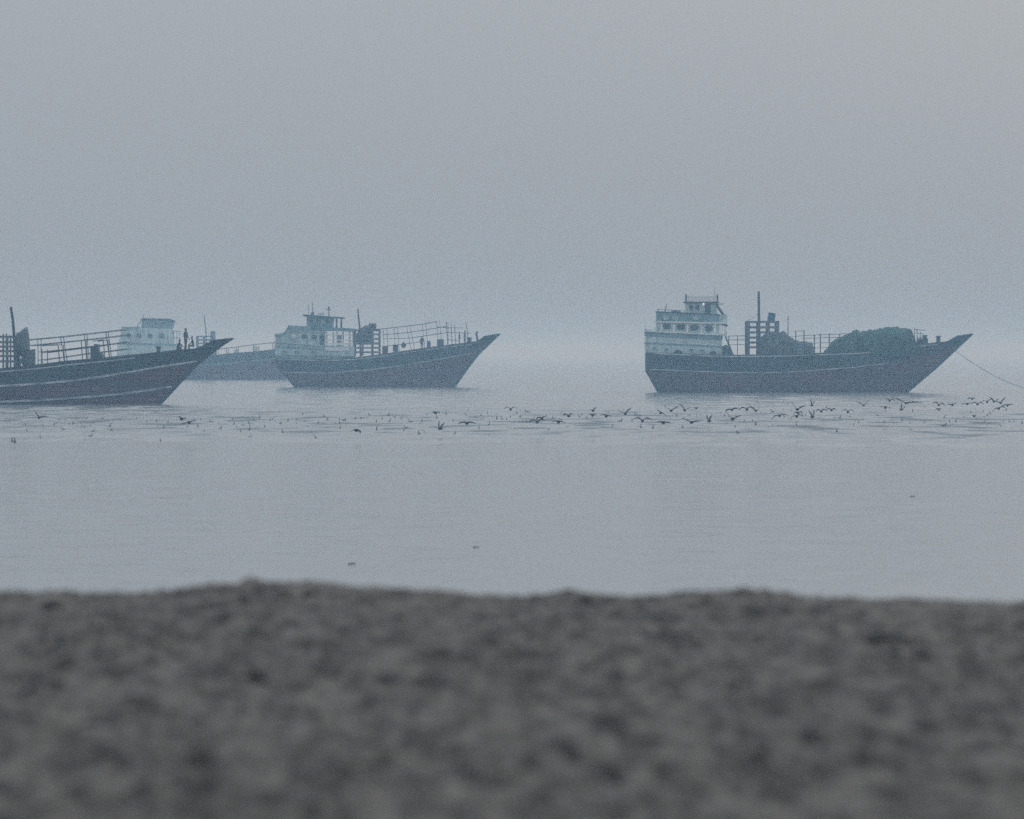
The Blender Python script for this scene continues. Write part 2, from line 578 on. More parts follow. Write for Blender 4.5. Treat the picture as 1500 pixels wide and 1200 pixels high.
    def rect(s, name, x0, y0, x1, y1, d0, d1, m, parent=None):
        return s.poly(name, [(x0, y1), (x1, y1), (x1, y0), (x0, y0)], d0, d1, m, parent)
    def line(s, name, pts, r, m, parent=None, y=0.0, r_end=None):
        bm = bmesh.new()
        tube(bm, [(s.x(a), y, s.z(b)) for a, b in pts], r, r_end=r_end)
        return link_mesh(name, bm, M[m], parent or s.root)

    def window(s, cx, cy, w, hgt, yface, parent, glass='glass', name='window', sides=18, sq=2.6):
        """superellipse pane set in a raised frame on the near face"""
        def ring(k):
            out = []
            for i in range(sides):
                a = 2 * math.pi * i / sides
                c, d = math.cos(a), math.sin(a)
                out.append((s.x(cx) + k * w / s.s / 2 * math.copysign(abs(c) ** (2 / sq), c), s.z(cy) + k * hgt / s.s / 2 * math.copysign(abs(d) ** (2 / sq), d)))
            return out
        bm = bmesh.new()
        prism(bm, ring(1.0), yface - 0.03, yface + 0.05)
        o = link_mesh(name, bm, M[glass], parent)
        bm = bmesh.new()
        A, B = ring(1.0), ring(1.22)
        n = sides
        v = [[bm.verts.new((x, yy, z)) for x, z in rr] for rr, yy in ((A, yface - 0.07), (B, yface - 0.07), (B, yface + 0.02), (A, yface + 0.02))]
        for p, q_ in zip(v, v[1:] + v[:1]):
            for i in range(n): bm.faces.new((p[i], p[(i + 1) % n], q_[(i + 1) % n], q_[i]))
        fr = link_mesh(name + '_frame', bm, M['house'], parent)
        return o

    def rails(s, posts, lines, y, r=0.045, name='railing', m='rail'):
        bm = bmesh.new()
        for (a, b), (c, d) in posts: tube(bm, [(s.x(a), y, s.z(b)), (s.x(c), y, s.z(d))], r * 1.15, 6)
        for ln in lines: tube(bm, [(s.x(a), y, s.z(b)) for a, b in ln], r, 6)
        return link_mesh(name, bm, M[m], s.root)

    def rack(s, xl, xr, posts, slats, bottom, y=1.9, m='timber', sh=3.0, name='slatted_rack'):
        bm = bmesh.new()
        for yy in (-y, y):
            for px, w in posts:
                bx(bm, s.x(px - w / 2), s.x(px + w / 2), yy - 0.09, yy + 0.09, s.z(bottom), s.z(slats[0] - sh / 2))
            for py in slats:
                d = random.uniform(-.3, .3)
                bx(bm, s.x(xl), s.x(xr), yy - 0.15, yy - 0.095, s.z(py + sh / 2 + d), s.z(py - sh / 2 + d))
        for px, w in (posts[0], posts[-1]):
            for py in slats:
                bx(bm, s.x(px - w / 2) + 0.003, s.x(px + w / 2) - 0.003, -y + 0.09, y - 0.09, s.z(py + sh / 2), s.z(py - sh / 2))
        return link_mesh(name, bm, M[m], s.root)

def heap(name, d, prof, base, depth, m, label, cat, group=None, y=0, seed=1, rough=0.16, power=2.0):
    """irregular heap of netting; prof is its top outline in photo pixels"""
    x0, x1 = prof[0][0], prof[-1][0]
    n, k = 90, 26
    w0 = d.world((x0 + x1) / 2, y, base)
    bm = bmesh.new()
    g = []
    for i in range(n + 1):
        px = x0 + (x1 - x0) * i / n
        top = (base - interp(prof, px)) / d.s
        e = min(1, min(i, n - i) / 9 + 0.25)
        row = []
        for j in range(k + 1):
            a = math.pi * j / k
            c, sn = -math.cos(a), max(0.0, math.sin(a))
            p = Vector((d.x(px) * 1.3 + seed * 9, c * 2.4, sn * 2.2))
            nz = noise.fractal(p, 0.8, 2.1, 5)
            rr = 1 + rough * nz * 0.55
            rr += rough * 1.2 * (0.5 - noise.voronoi(p * 1.1)[0][0])
            yy = depth * e * math.copysign(abs(c) ** 0.8, c) * rr
            zz = max(0.0, top * sn ** (1 / power) * (1 + 0.06 * nz * sn) + (0.18 * noise.noise(p * 1.6) + 0.08 * noise.noise(p * 4.5)) * sn)
            row.append(bm.verts.new((d.x(px) - d.x((x0 + x1) / 2), yy, zz)))
        g.append(row)
    for i in range(n):
        for j in range(k):
            bm.faces.new((g[i][j], g[i + 1][j], g[i + 1][j + 1], g[i][j + 1]))
        bm.faces.new((g[i][0], g[i][k], g[i + 1][k], g[i + 1][0]))
    bm.faces.new(list(reversed(g[0]))); bm.faces.new(g[n])
    o = link_mesh(name, bm, M[m], None, smooth=True)
    o.location = w0
    return tag(o, label, cat, group)

def barrel(name, loc, r, h, m, label, tilt=(0, 0, 0), group=None, cat='barrel'):
    bm = bmesh.new()
    pf = [(r * .90, 0), (r * .97, h * .02), (r * .97, h * .30), (r * 1.03, h * .32), (r * 1.03, h * .35), (r * .98, h * .37), (r * .98, h * .64),
          (r * 1.03, h * .66), (r * 1.03, h * .69), (r * .97, h * .71), (r * .96, h * .97), (r * .88, h), (r * .86, h * .985), (r * .1, h * .985)]
    lathe(bm, pf, 0, 0, 0, 18)
    o = link_mesh(name, bm, M[m], None, smooth=False)
    o.location = loc
    o.rotation_euler = tilt
    return tag(o, label, cat, group)

def crate(name, loc, w, dp, h, m, label, cat='crate', group=None, rz=0):
    bm = bmesh.new()
    bx(bm, -w / 2 + .04, w / 2 - .04, -dp / 2 + .04, dp / 2 - .04, 0.02, h - .04)
    for sx in (-1, 1):
        for sy in (-1, 1):
            x, y = sx * (w / 2 - .035), sy * (dp / 2 - .035)
            bx(bm, x - .035, x + .035, y - .035, y + .035, 0, h)
    for k in range(3):
        z0 = 0.03 + (h - .1) * k / 3
        bx(bm, -w / 2 + .072, w / 2 - .072, -dp / 2 - .012, -dp / 2 + .03, z0, z0 + h * .24)
        bx(bm, -w / 2 + .072, w / 2 - .072, dp / 2 - .03, dp / 2 + .012, z0, z0 + h * .24)
    o = link_mesh(name, bm, M[m])
    o.location = loc
    o.rotation_euler.z = rz
    return tag(o, label, cat, group)

def bollard(d, px, top, bot, w, parent=None, m='dark'):
    for y in (-1.0, 1.0):
        bm = bmesh.new()
        bx(bm, d.x(px - w / 2), d.x(px + w / 2), y - .14, y + .14, d.z(bot), d.z(top))
        bx(bm, d.x(px - w / 2) - .07, d.x(px + w / 2) + .07, y - .2, y + .2, d.z(top) + .003, d.z(top) + .14)
        link_mesh('bollard', bm, M[m], d.root)

# ---------------------------------------------------------------- right dhow
A = Dhow('dark dhow on the right with a three tier pale cabin and big green net heap', 575, 1180, 3.8)
A.hull([(940, 517), (1000, 518.5), (1060, 521), (1120, 520), (1180, 518.5), (1250, 516), (1300, 512), (1340, 506), (1375, 502), (1389, 501), (1399, 493), (1424, 489.5)],
       [(489.5, 1424), (512, 1400), (540, 1370), (573, 1331)], [(480, 945), (545, 946), (556, 954), (573, 971)],
       [(940, 545), (1100, 546), (1250, 538), (1400, 510)])
A.strake([(952, 517.5), (1060, 522.5), (1120, 522), (1180, 520.5), (1250, 518), (1300, 514), (1340, 508), (1375, 504)], 0.12)
A.strake([(950, 541), (1060, 545.5), (1120, 546), (1180, 543.5), (1250, 538), (1300, 532)], 0.09)
c1 = A.poly('lower_cabin', [(945.5, 519), (1056, 521), (1056, 492), (945.5, 486)], -3.0, 3.0, 'house')
A.poly('moulding', [(944.5, 503.5), (1057, 509), (1057, 507.2), (944.5, 501.7)], -3.06, 3.06, 'house_b', c1)
A.poly('rail_band', [(944.8, 492), (1057, 498), (1057, 492), (944.8, 485.8)], -3.10, 3.10, 'house_b', c1)
c2 = A.poly('upper_cabin', [(960, 486.7), (1052, 491.5), (1052, 473), (963, 471.5)], -2.6, 2.6, 'house')
for cx, cy in ((976, 478.3), (996, 479.2), (1016, 480.2), (1037, 481.5)):
    A.window(cx, cy, 12.5, 9.5, -2.6, c2)
A.poly('cornice', [(958.5, 472.5), (1063, 475), (1063, 472.6), (958.5, 470.6)], -2.85, 2.85, 'white', c2)
A.poly('parapet', [(962, 470.5), (1052, 472.4), (1052, 462), (962, 457.5)], -2.7, 2.7, 'house_b', c2)
A.poly('parapet_cap', [(961, 457.6), (1052.5, 461.9), (1052.5, 460.6), (961, 456.2)], -2.76, 2.76, 'dark', c2)
A.rect('forward_panel', 1052.1, 461, 1064, 472.5, -2.4, 2.4, 'house', c2)
c3 = A.poly('wheelhouse', [(1004.5, 462), (1050, 462), (1048, 443.5), (1004.5, 443.5)], -1.8, 1.8, 'house')
A.window(1012, 450.5, 6, 7, -1.8, c3, sq=5)
A.window(1020.5, 450.8, 6, 7, -1.8, c3, sq=5)
A.rect('door', 1032, 445.5, 1040, 461.5, -1.86, -1.78, 'dark', c3)
A.rect('roof', 1002, 442.3, 1052.5, 444.2, -2.1, 2.1, 'dark', c3)
for yy in (-2.0, 2.0):
    bm = bmesh.new()
    bx(bm, A.x(1003), A.x(1052), yy - .05, yy + .05, A.z(435.2), A.z(433.8))
    for k in range(17):
        px = 1004.5 + 46 * k / 16
        bx(bm, A.x(px - .8), A.x(px + .8), yy - .03, yy + .03, A.z(442.2), A.z(435.25))
    link_mesh('balustrade', bm, M['white'], c3)
for px in (1004, 1050): A.rect('corner_post', px - 1, 431.5, px + 1, 442.2, -2.14, -1.94, 'dark', c3)
A.poly('awning', [(1049, 444.5), (1063.5, 465.5), (1062, 466.5), (1047.8, 446)], -2.1, 2.1, 'dark', c3)
A.line('awning_boom', [(1049, 446), (1058, 445.6)], 0.05, 'rail', c3, -1.5)
A.poly('deck_edge', [(943.8, 486), (1059, 491.9), (1059, 490.4), (943.8, 484.4)], -3.25, 3.25, 'white', c1)
A.poly('stern_scroll', [(944.6, 484.2), (961, 485.2), (961, 479.5), (955, 482.4), (949, 482.9), (944.6, 482)], -2.9, 2.9, 'house', c1)
for cx, cy in ((958, 511), (975, 512), (1011, 513), (1027, 514)): A.window(cx, cy, 6, 4.6, -3.0, c1, glass='house_b', name='porthole', sq=2)
for px in (968, 986, 1006, 1026.5, 1046): A.rect('pilaster', px - 1.2, 473.9, px + 1.2, 489, -2.68, -2.602, 'white', c2)
A.rect('roof_locker', 984, 455.2, 997, 459.5, -1.2, .6, 'house_b', c2)
A.line('roof_rail', [(962, 453.5), (1003, 456)], .03, 'rail', c2, -2.4)
for px in (963, 973, 983, 993, 1002): A.line('rail_post', [(px, 458.5 + (px - 962) * .045), (px, 453.6 + (px - 963) * .063)], .03, 'rail', c2, -2.4)
for cx in (975, 988, 1018): A.window(cx, 466, 7, 5, -2.7, c2, glass='house', name='panel', sq=6)
# open porch ahead of the upper cabin
bm = bmesh.new()
for px in (1053.5, 1057, 1060.5): bx(bm, A.x(px - .8), A.x(px + .8), -2.5, -2.35, A.z(493), A.z(475.05))
bx(bm, A.x(1052.2), A.x(1063.5), -2.6, 2.6, A.z(489.5), A.z(487.5))
bx(bm, A.x(1061.5), A.x(1063), -2.6, -2.4, A.z(492), A.z(475.05))
link_mesh('porch', bm, M['white'], c2)
A.poly('porch_valance', [(1051, 475), (1063.5, 475), (1065.5, 479), (1063.5, 478.5)], -2.62, -2.5, 'dark', c2)
bm = bmesh.new()
for yy in (-2.3, -1.5):
    prism(bm, [A.q(1061, 493), A.q(1062.5, 493), A.q(1074, 521), A.q(1072, 521)], yy - .05, yy + .05)
for k in range(7):
    f = (k + .5) / 7
    px, py = 1061.8 + 11.2 * f, 493 + 28 * f
    bx(bm, A.x(px - 1.5), A.x(px + 1.5), -2.249, -1.551, A.z(py) - .03, A.z(py) + .03)
link_mesh('ladder', bm, M['dark'], A.root)
A.poly('ladder_screen', [(1053, 510), (1064, 505), (1076, 521.5), (1053, 521.5)], -1.2, 1.2, 'house_b')
A.line('antenna', [(974, 457), (976.5, 445)], 0.06, 'rail', c2, r_end=.03)
A.line('antenna', [(1047, 434), (1047, 421)], 0.022, 'rail', c3)
bm = bmesh.new(); lathe(bm, [(.03, -.14), (.09, -.09), (.11, 0), (.09, .09), (.03, .14)], A.x(1029.5), -2.14, A.z(446), 12)
link_mesh('lamp', bm, M['lamp'], c3)
A.rect('pale_lamp', 1033, 459.8, 1037, 461.6, -1.93, -1.87, 'white', c3)  # small white block standing for a second, pale lamp; does not emit
for px, r in ((992, 6.6), (1043, 5)):     # two arched fender bulges at the foot of the cabin
    bm = bmesh.new()
    pl = [(A.x(px) + r / A.s * math.cos(a), A.z(519.5) + r / A.s * 1.1 * math.sin(a)) for a in [math.pi * i / 10 for i in range(11)]]
    prism(bm, pl, -3.2, -3.003)
    link_mesh('fender_arch', bm, M['dark'], c1)
# rack, mast, rails
A.rack(1092, 1140, [(1094.8, 5), (1110.5, 3), (1124.5, 3.6), (1138, 4.5)], [472, 479.7, 487.2, 494.8, 502, 509], 521)
mst = A.line('mast', [(1111.2, 524), (1110.4, 470), (1110, 427.5)], 0.16, 'dark', None, -2.3, r_end=.13)
A.line('stay_rope', [(1109, 459), (1103, 465), (1094, 470)], 0.02, 'rope', mst, -2.3)
A.line('pole', [(1155, 463), (1154.8, 480), (1155, 500)], 0.05, 'rail', None, .8)
for sy, off in ((-3.1, 0), (3.1, 3.5)):
    A.rails([((1066 + off, 493), (1066 + off, 520)), ((1078.5 + off, 491), (1078.5 + off, 521)), ((1090 + off, 492), (1090 + off, 521))],
            [[(1064, 492.5), (1093, 492)], [(1065, 498), (1093, 498)], [(1067, 505.5), (1093, 504.5)]], sy * .95, 0.026)
    A.rails([((1164 + off, 486), (1164 + off, 520)), ((1176 + off, 485), (1176 + off, 520)), ((1191 + off, 490), (1191.5 + off, 520)), ((1200 + off, 489.5), (1200 + off, 520)), ((1213 + off, 488.5), (1213 + off, 519)), ((1228 + off, 489), (1228 + off, 518))],
            [[(1164, 485.5), (1177, 484.5)], [(1160, 493), (1192, 491), (1238, 489)], [(1176, 496), (1238, 494)], [(1190, 503), (1230, 501)], [(1190, 510), (1226, 509)]], sy * .95, 0.026)
A.rails([((1337, 480), (1338, 507)), ((1341, 482), (1342, 507)), ((1346, 486), (1346, 506))],
        [[(1337, 483), (1353, 484)], [(1338, 488), (1351, 489)], [(1339, 494), (1352, 495)]], -2.2, 0.03)
A.rect('windlass', 1344, 496, 1358, 506, -1.4, 1.4, 'dark')
bollard(A, 1354.5, 493, 504, 4)
bollard(A, 1374.5, 494, 504, 3.5)
heap('net_heap', A, [(1108, 512), (1113, 500), (1118, 491), (1126, 488.5), (1138, 488), (1150, 486.5), (1156, 493), (1164, 499), (1175, 501), (1190, 502), (1193, 513)], 525, 2.6, 'net_b',
     'dark heap of nets around the mast of the right dhow, behind its slatted rack', 'net heap', 'fishing nets piled on the dhows', .3, 2)
heap('net_heap', A, [(1207, 515), (1214, 508), (1221, 499), (1232, 494), (1242, 489), (1250, 486), (1256, 484.5), (1261, 486), (1275, 484), (1294, 482.5), (1297, 480), (1314, 480), (1318, 482), (1327, 481), (1334, 483), (1338, 492), (1343, 505)], 521, 2.9, 'net',
     'long green net heap covering the fore deck of the right dhow', 'net heap', 'fishing nets piled on the dhows', 0, 5, .2, 3.0)
barrel('water_drum', A.world(1128.3, -1.2, 471.0), .40, .9, 'blue', 'blue drum sitting on top of the slatted rack of the right dhow', (0, R(10), 0))
A.rect('drum_shelf', 1120, 470.4, 1136, 471.0, -2.0, -.4, 'timber')
crate('crate', A.world(1146, -2.3, 520), 1.5, .9, 1.0, 'timber', 'grey crate in front of the dark heap of nets on the right dhow', rz=.1)
crate('crate', A.world(1169, -2.2, 520), 1.1, .8, 1.25, 'house_b', 'blue grey crate beneath the square post frame on the right dhow', rz=-.12)
crate('crate', A.world(1183, -2.0, 519.5), .9, .8, .8, 'timber', 'small grey crate at the bow end of the dark nets on the right dhow', rz=.2)
# anchor rope
bm = bmesh.new()
o0 = A.world(1399, 0, 514)
tube(bm, [A.world(a, 0, b) - o0 for a, b in ((1399, 514), (1408, 520.5), (1422, 530), (1440, 541.5), (1460, 552.5), (1480, 561.5), (1497, 567.5), (1518, 574.5))], 0.024, 6)
o = link_mesh('anchor_rope', bm, M['rope']); o.location = o0
tag(o, 'thin dark anchor rope sagging from the right dhow bow down to the sea', 'rope')

# ---------------------------------------------------------------- middle dhow
B = Dhow('mid distance dhow in the centre with flat roofed wheelhouse and tall deck railings', 567.3, 560, 3.4)
B.hull([(400, 524), (440, 526), (480, 526.5), (520, 524.5), (560, 519.5), (600, 513.5), (640, 508), (680, 503), (702, 500), (708, 493), (732, 489.3)],
       [(489.3, 732), (519, 701), (540, 684.5), (566, 666.5)], [(480, 404), (530, 405), (545, 411), (556, 424), (566, 438)],
       [(400, 546), (480, 547), (560, 540), (640, 530), (732, 500)], .8)
B.strake([(407, 526), (480, 528.5), (520, 526.5), (560, 522), (600, 516), (640, 510.5), (690, 504.5)], 0.11)
B.strake([(414, 545), (480, 546.5), (540, 542), (590, 535.5), (625, 529.5), (690, 518)], 0.10)
b1 = B.poly('lower_cabin', [(404.5, 526), (520, 528), (520, 508), (476, 506), (404.5, 500)], -2.7, 2.7, 'house_dim')
for i, (a, b) in enumerate((((404, 501), (476, 507)), ((404, 507.5), (476, 512)), ((404, 521), (520, 522.5)))):
    B.poly('moulding', [(a[0], a[1] + 1.3), (b[0], b[1] + 1.3), (b[0], b[1] - .8), (a[0], a[1] - .8)], -2.76, 2.76, 'house_b', b1)
for px in (418, 436, 460): B.window(px, 516, 8, 5, -2.7, b1, glass='house_b', name='hatch')
b2 = B.poly('upper_cabin', [(404.5, 500), (476, 506), (476, 480), (425, 477.5), (421, 485), (416, 489.5), (404.5, 491)], -2.4, 2.4, 'house_dim')
B.poly('roof_band', [(424, 483.5), (520, 486), (520, 481.5), (490, 480), (425, 477)], -2.5, 2.5, 'house_b', b2)
B.poly('stern_rail', [(403.5, 493), (416, 491.5), (421, 487), (425, 479.5), (424, 476.5), (420, 484), (415, 488.3), (403.5, 489.5)], -2.5, 2.5, 'house_b', b2)
B.window(431, 492, 8, 6, -2.4, b2, glass='white', name='round_window', sq=2)  # white paint on the pane stands for bright sky seen through the opening
B.window(446.5, 493, 9, 7, -2.4, b2, sq=2.3)
B.window(461, 494, 9, 7, -2.4, b2, sq=2.3)
B.rect('doorway', 470, 490, 476.2, 507, -2.44, -2.3, 'dark', b2)
# open veranda forward of the upper cabin
bm = bmesh.new()
for yy in (-2.3, 2.3):
    for px in (478, 488, 493.5, 502, 512, 517): bx(bm, B.x(px - .7), B.x(px + .7), yy - .06, yy + .06, B.z(507), B.z(486.1))
    for py in (490.5, 498.5): bx(bm, B.x(476.2), B.x(518), yy - .13, yy - .065, B.z(py + .8), B.z(py - .8))
    bx(bm, B.x(476.2), B.x(518), yy - .12, yy - .065, B.z(505.5), B.z(502.5))
bx(bm, B.x(476.2), B.x(519), -2.3, 2.3, B.z(509), B.z(507.05))
link_mesh('veranda', bm, M['white'], b2)
B.rect('bulkhead', 494, 491.5, 500, 506.9, -1.0, 1.0, 'house', b2)
B.rect('lower_white_panel', 478, 509.3, 512, 514, -2.8, -2.72, 'white', b1)
b3 = B.poly('wheelhouse', [(449.5, 480), (488, 480.5), (489, 465), (450, 463.5)], -1.6, 1.6, 'house_b')
for px in (457, 466, 480): B.window(px, 470.5, 5.5, 5.5, -1.6, b3, sq=5)
B.window(473.5, 471, 4, 5, -1.6, b3, glass='house', name='pane', sq=5)
B.poly('roof', [(444, 463.2), (504, 467.5), (504.5, 465.2), (445, 460.8)], -2.1, 2.1, 'dark', b3)
for px in (493, 500):
    for yy in (-1.7, 1.7): B.line('roof_post', [(px, 481), (px, 466.5)], .06, 'rail', b3, yy)
B.rect('roof_locker', 466, 458.6, 475, 461.9, -1, 1, 'house', b3)
B.poly('deck_edge', [(403, 501.6), (477, 507.6), (477, 506.4), (403, 500.4)], -2.9, 2.9, 'house', b1)
B.poly('roof_trim', [(425, 485.2), (476, 486.9), (476, 485.8), (425, 484.1)], -2.56, 2.56, 'house', b2)
for px in (429, 439, 454, 468): B.rect('pilaster', px - .8, 486.95, px + .8, 501, -2.46, -2.402, 'house', b2)
B.line('antenna', [(458.2, 461.6), (457.4, 440.5)], .05, 'rail', b3, 0, .025)
B.line('antenna', [(451.6, 461), (451.4, 446)], .03, 'rail', b3, .5)
B.rect('antenna_base', 456, 457.5, 460, 461.6, -.3, .3, 'dark', b3)
rd = B.line('radar_mast', [(481.8, 463.5), (481.8, 449.5)], .06, 'rail', b3)
bm = bmesh.new()
bx(bm, B.x(477.5), B.x(485), -.12, .12, B.z(454.2), B.z(453.2))
bx(bm, B.x(480.3), B.x(483.4), -.2, .2, B.z(451.8), B.z(449.4))
link_mesh('radar_scanner', bm, M['rail'], b3)
B.rack(518, 557, [(519.5, 3), (531, 2), (545.5, 2.5), (556, 2.2)], [484, 490, 496.5, 503, 509.5, 516], 521, 1.7, 'timber', 2.2)
B.line('mast', [(529, 524), (527.3, 478), (524.8, 453)], 0.11, 'dark', None, -1.9, r_end=.09)
heap('net_heap', B, [(519, 500), (523, 490), (527, 483), (533, 478.5), (541, 476.5), (545, 480), (547, 492), (548, 503)], 504, 1.4, 'net_b',
     'dark heap of nets beside the mast of the middle dhow', 'net heap', 'fishing nets piled on the dhows', 0, 8)
crate('crate', B.world(545.7, 0, 481.8), .86, 1.4, .68, 'dark', 'dark box perched on top of the net heap of the middle dhow')
B.rect('rack_shelf', 518, 504.05, 557, 505.2, -1.6, 1.6, 'white')
B.rect('rack_top', 538, 481.8, 557, 482.6, -1.6, 1.6, 'timber')
for sy, off in ((-2.75, 0), (2.75, 4)):
    B.rails([((577.5 + off, 479), (580.5 + off, 518)), ((596 + off, 477.5), (603 + off, 513)), ((619 + off, 474), (622.5 + off, 510)), ((639.5 + off, 470.5), (643 + off, 507)), ((654 + off * .5, 472), (656, 505)), ((562 + off, 481), (564 + off, 520))],
            [[(540, 484), (578, 480), (619, 475), (641, 471)], [(560, 490.5), (580, 489), (600, 487), (620, 484), (655, 478)], [(562, 496.5), (600, 495.5), (640, 489.5), (656, 487)], [(566, 507), (600, 503), (622, 500)]], sy, .024)
B.rails([((654.5, 472), (656, 505)), ((661, 473), (662.5, 505)), ((666, 476), (668, 504)), ((682.5, 472), (685.5, 490)), ((685, 488), (686.5, 503))],
        [[(640, 479), (655, 480.5), (679, 480.5)], [(654, 487), (690, 488.5)], [(655, 498), (672, 499)]], -2.1, .034)
B.line('davit', [(700.5, 503), (699, 494), (697.5, 489), (698.5, 486.5), (700.3, 488)], .13, 'dark', None, -.8)
bollard(B, 687.5, 496, 503.5, 6)
barrel('oil_drum', B.world(564.5, -2.0, 519.5), .34, 1.05, 'rust', 'rust dark drum on the middle dhow deck just ahead of the slatted rack', group='drums and tubs on the middle dhow')
barrel('oil_drum', B.world(580, -2.0, 517), .33, 1.0, 'dark', 'dark drum at the second railing post of the middle dhow', group='drums and tubs on the middle dhow')
barrel('deck_tub', B.world(645.5, -1.9, 507.5), .42, .85, 'dark', 'wide dark tub on the middle dhow deck by its tallest railing post', group='drums and tubs on the middle dhow')
barrel('oil_drum', B.world(628.5, -1.9, 510), .24, .85, 'blue', 'narrow blue drum between the standing man and the wide tub of the middle dhow', group='drums and tubs on the middle dhow')
bm = bmesh.new(); lathe(bm, [(.05, -.33), (.22, -.24), (.33, 0), (.22, .24), (.06, .33), (.05, .5)], 0, 0, 0, 14)
o = link_mesh('net_float', bm, M['dark'], smooth=True); o.location = B.world(592, -2.8, 506)
tag(o, 'round dark float hanging on the middle dhow railing', 'float')

# ---------------------------------------------------------------- left dhow
C = Dhow('nearest dhow cut by the left edge with three pale stripes along its dark hull', 592.5, 60, 3.7)
C.hull([(-262, 522), (-180, 528), (-80, 539), (0, 541), (40, 537.5), (60, 535), (100, 529.5), (150, 525.5), (180, 522), (220, 518.5), (260, 513.5), (293, 511), (308, 499.5), (341, 496)],
       [(496, 341), (509, 320), (533, 290), (560, 264), (590, 236)], [(480, -262), (545, -260), (565, -248), (590, -228)],
       [(-262, 566), (0, 566), (100, 559), (200, 544), (290, 530)], .9)
C.strake([(-255, 526), (-80, 543), (0, 545), (60, 540), (100, 535), (150, 530), (200, 524.5)], 0.10)
C.strake([(-250, 552), (-80, 565), (0, 565.5), (60, 562), (100, 558.5), (150, 552), (200, 543.5), (250, 535), (288, 529.5)], 0.16)
C.strake([(-235, 580), (-80, 588), (0, 588.5), (60, 586), (100, 583.5), (170, 578), (220, 571.5), (252, 566.5)], 0.16)
k = A.s / C.s
c1 = C.rect('lower_cabin', -261, 484, -112, 527, -2.9, 2.9, 'house')
c2 = C.rect('upper_cabin', -240, 458, -118, 483.9, -2.5, 2.5, 'house')
c3 = C.rect('wheelhouse', -185, 424, -125, 455.5, -1.8, 1.8, 'house')
C.rect('roof', -190, 421.5, -120, 423.9, -2.1, 2.1, 'dark', c3)
C.rect('cornice', -243, 455.7, -114, 457.9, -2.7, 2.7, 'white', c2)
for px in (-222, -196, -170, -144): C.window(px, 470, 16, 12, -2.5, c2)
for px in (-172, -150): C.window(px, 437, 10, 11, -1.8, c3, sq=5)
C.rack(-60, 27, [(-56, 5), (-20, 3), (8, 2.6), (12.5, 2.2), (25, 4)], [493.5, 501.5, 508, 514.5, 522, 529.5], 545, 1.9, 'timber', 2.8)
C.line('mast', [(27, 545), (24.5, 495), (22.5, 470), (19.5, 450)], 0.13, 'dark', None, -2.2, r_end=.10)
for px in (8, 12.5): C.rect('rack_post', px - .9, 489, px + .9, 493, -2.0, -1.8, 'timber')
heap('net_heap', C, [(22, 500), (25, 489), (28, 486.5), (33, 483.5), (39, 481), (41, 490), (42, 512), (43, 530)], 546, 1.7, 'net_b',
     'tall dark net heap beside the mast of the left dhow', 'net heap', 'fishing nets piled on the dhows', 0, 11, .1, 4.0)
crate('crate', C.world(47.5, -1.6, 543), .66, 1.1, 1.72, 'timber', 'tall grey crate standing beside the net heap on the left dhow')
for sy, off in ((-3.0, 0), (3.0, -4.5)):
    C.rails([((60 + off, 496.5), (60.5 + off, 536)), ((93 + off, 493.5), (98.5 + off, 529)), ((127.5 + off, 489.5), (131 + off, 526)), ((159 + off, 486), (164 + off, 523.5))],
            [[(38, 498.5), (60, 496.5), (93, 493.5), (128, 489.5), (160, 486), (184, 483)], [(41, 507), (60, 505), (95, 501.5), (160, 494.5), (186, 491)],
             [(60, 516), (95, 512.5), (130, 508.5), (163, 504.5), (190, 501)], [(60, 528), (97, 523), (131, 518), (163, 514.5), (190, 511)]], sy, .026)
for sy in (-2.6, 2.6):
    C.rails([((65.5, 512), (66, 535)), ((89, 505), (91, 530)), ((122.5, 498.5), (124.5, 526)), ((154.5, 497.5), (157, 523.5))], [[(58, 506.5), (89, 505)], [(140, 500), (155, 497.8)], [(65, 517), (89, 514), (123, 510), (156, 505.5)]], sy, .032, 'inner_railing')
C.poly('winch', [(134, 528), (134, 507.5), (139, 507), (139.5, 504), (144.5, 504.5), (145, 515), (150, 518), (153, 526)], -1.2, 1.2, 'dark')
bollard(C, 232, 510, 521, 3)
for px, py in ((35, 524), (36.5, 535)):
    bm = bmesh.new(); lathe(bm, [(.02, -.13), (.07, -.1), (.08, 0), (.07, .1), (.02, .13)], 0, 0, 0, 10)
    o = link_mesh('net_float', bm, M['white'], smooth=True); o.location = C.world(px, -3.05, py)
    tag(o, 'small white float hanging by the net heap of the left dhow, ' + ('upper' if py < 530 else 'lower') + ' of two', 'float', 'white floats on the left dhow')

# ---------------------------------------------------------------- far dhow
D = Dhow('faintest dhow far off in the haze behind the left and middle dhows', 556, 300, 3.6)
D.hull([(172, 524), (220, 527), (260, 526), (300, 522.5), (340, 518), (380, 515), (403, 512), (425, 508), (432, 502), (456, 499)],
       [(499, 456), (515, 444), (556, 418)], [(490, 172), (530, 173), (545, 182), (556, 195)], [(172, 540), (300, 540), (456, 515)], .8)
D.strake([(176, 534), (260, 537), (330, 533), (400, 526), (430, 520)], .1)
d1 = D.poly('lower_cabin', [(172.5, 525), (262, 527), (262, 505), (174, 503)], -2.7, 2.7, 'house')
d2 = D.poly('upper_cabin', [(174.5, 502.9), (254, 504.6), (254, 482), (206, 480.5), (180.5, 480.5)], -2.4, 2.4, 'house')
D.rect('roof_edge', 179.5, 478.9, 204, 481.5, -2.6, 2.6, 'house_b', d2)
D.poly('moulding', [(173.5, 504), (262, 506), (262, 504), (173.5, 502)], -2.8, 2.8, 'house_b', d1)
for px in (190, 205, 221, 238): D.window(px, 492, 8, 6.5, -2.4, d2)
d3 = D.poly('wheelhouse', [(208, 480.4), (253, 482), (255.5, 472), (248, 468.5), (209, 468)], -1.7, 1.7, 'house_b')
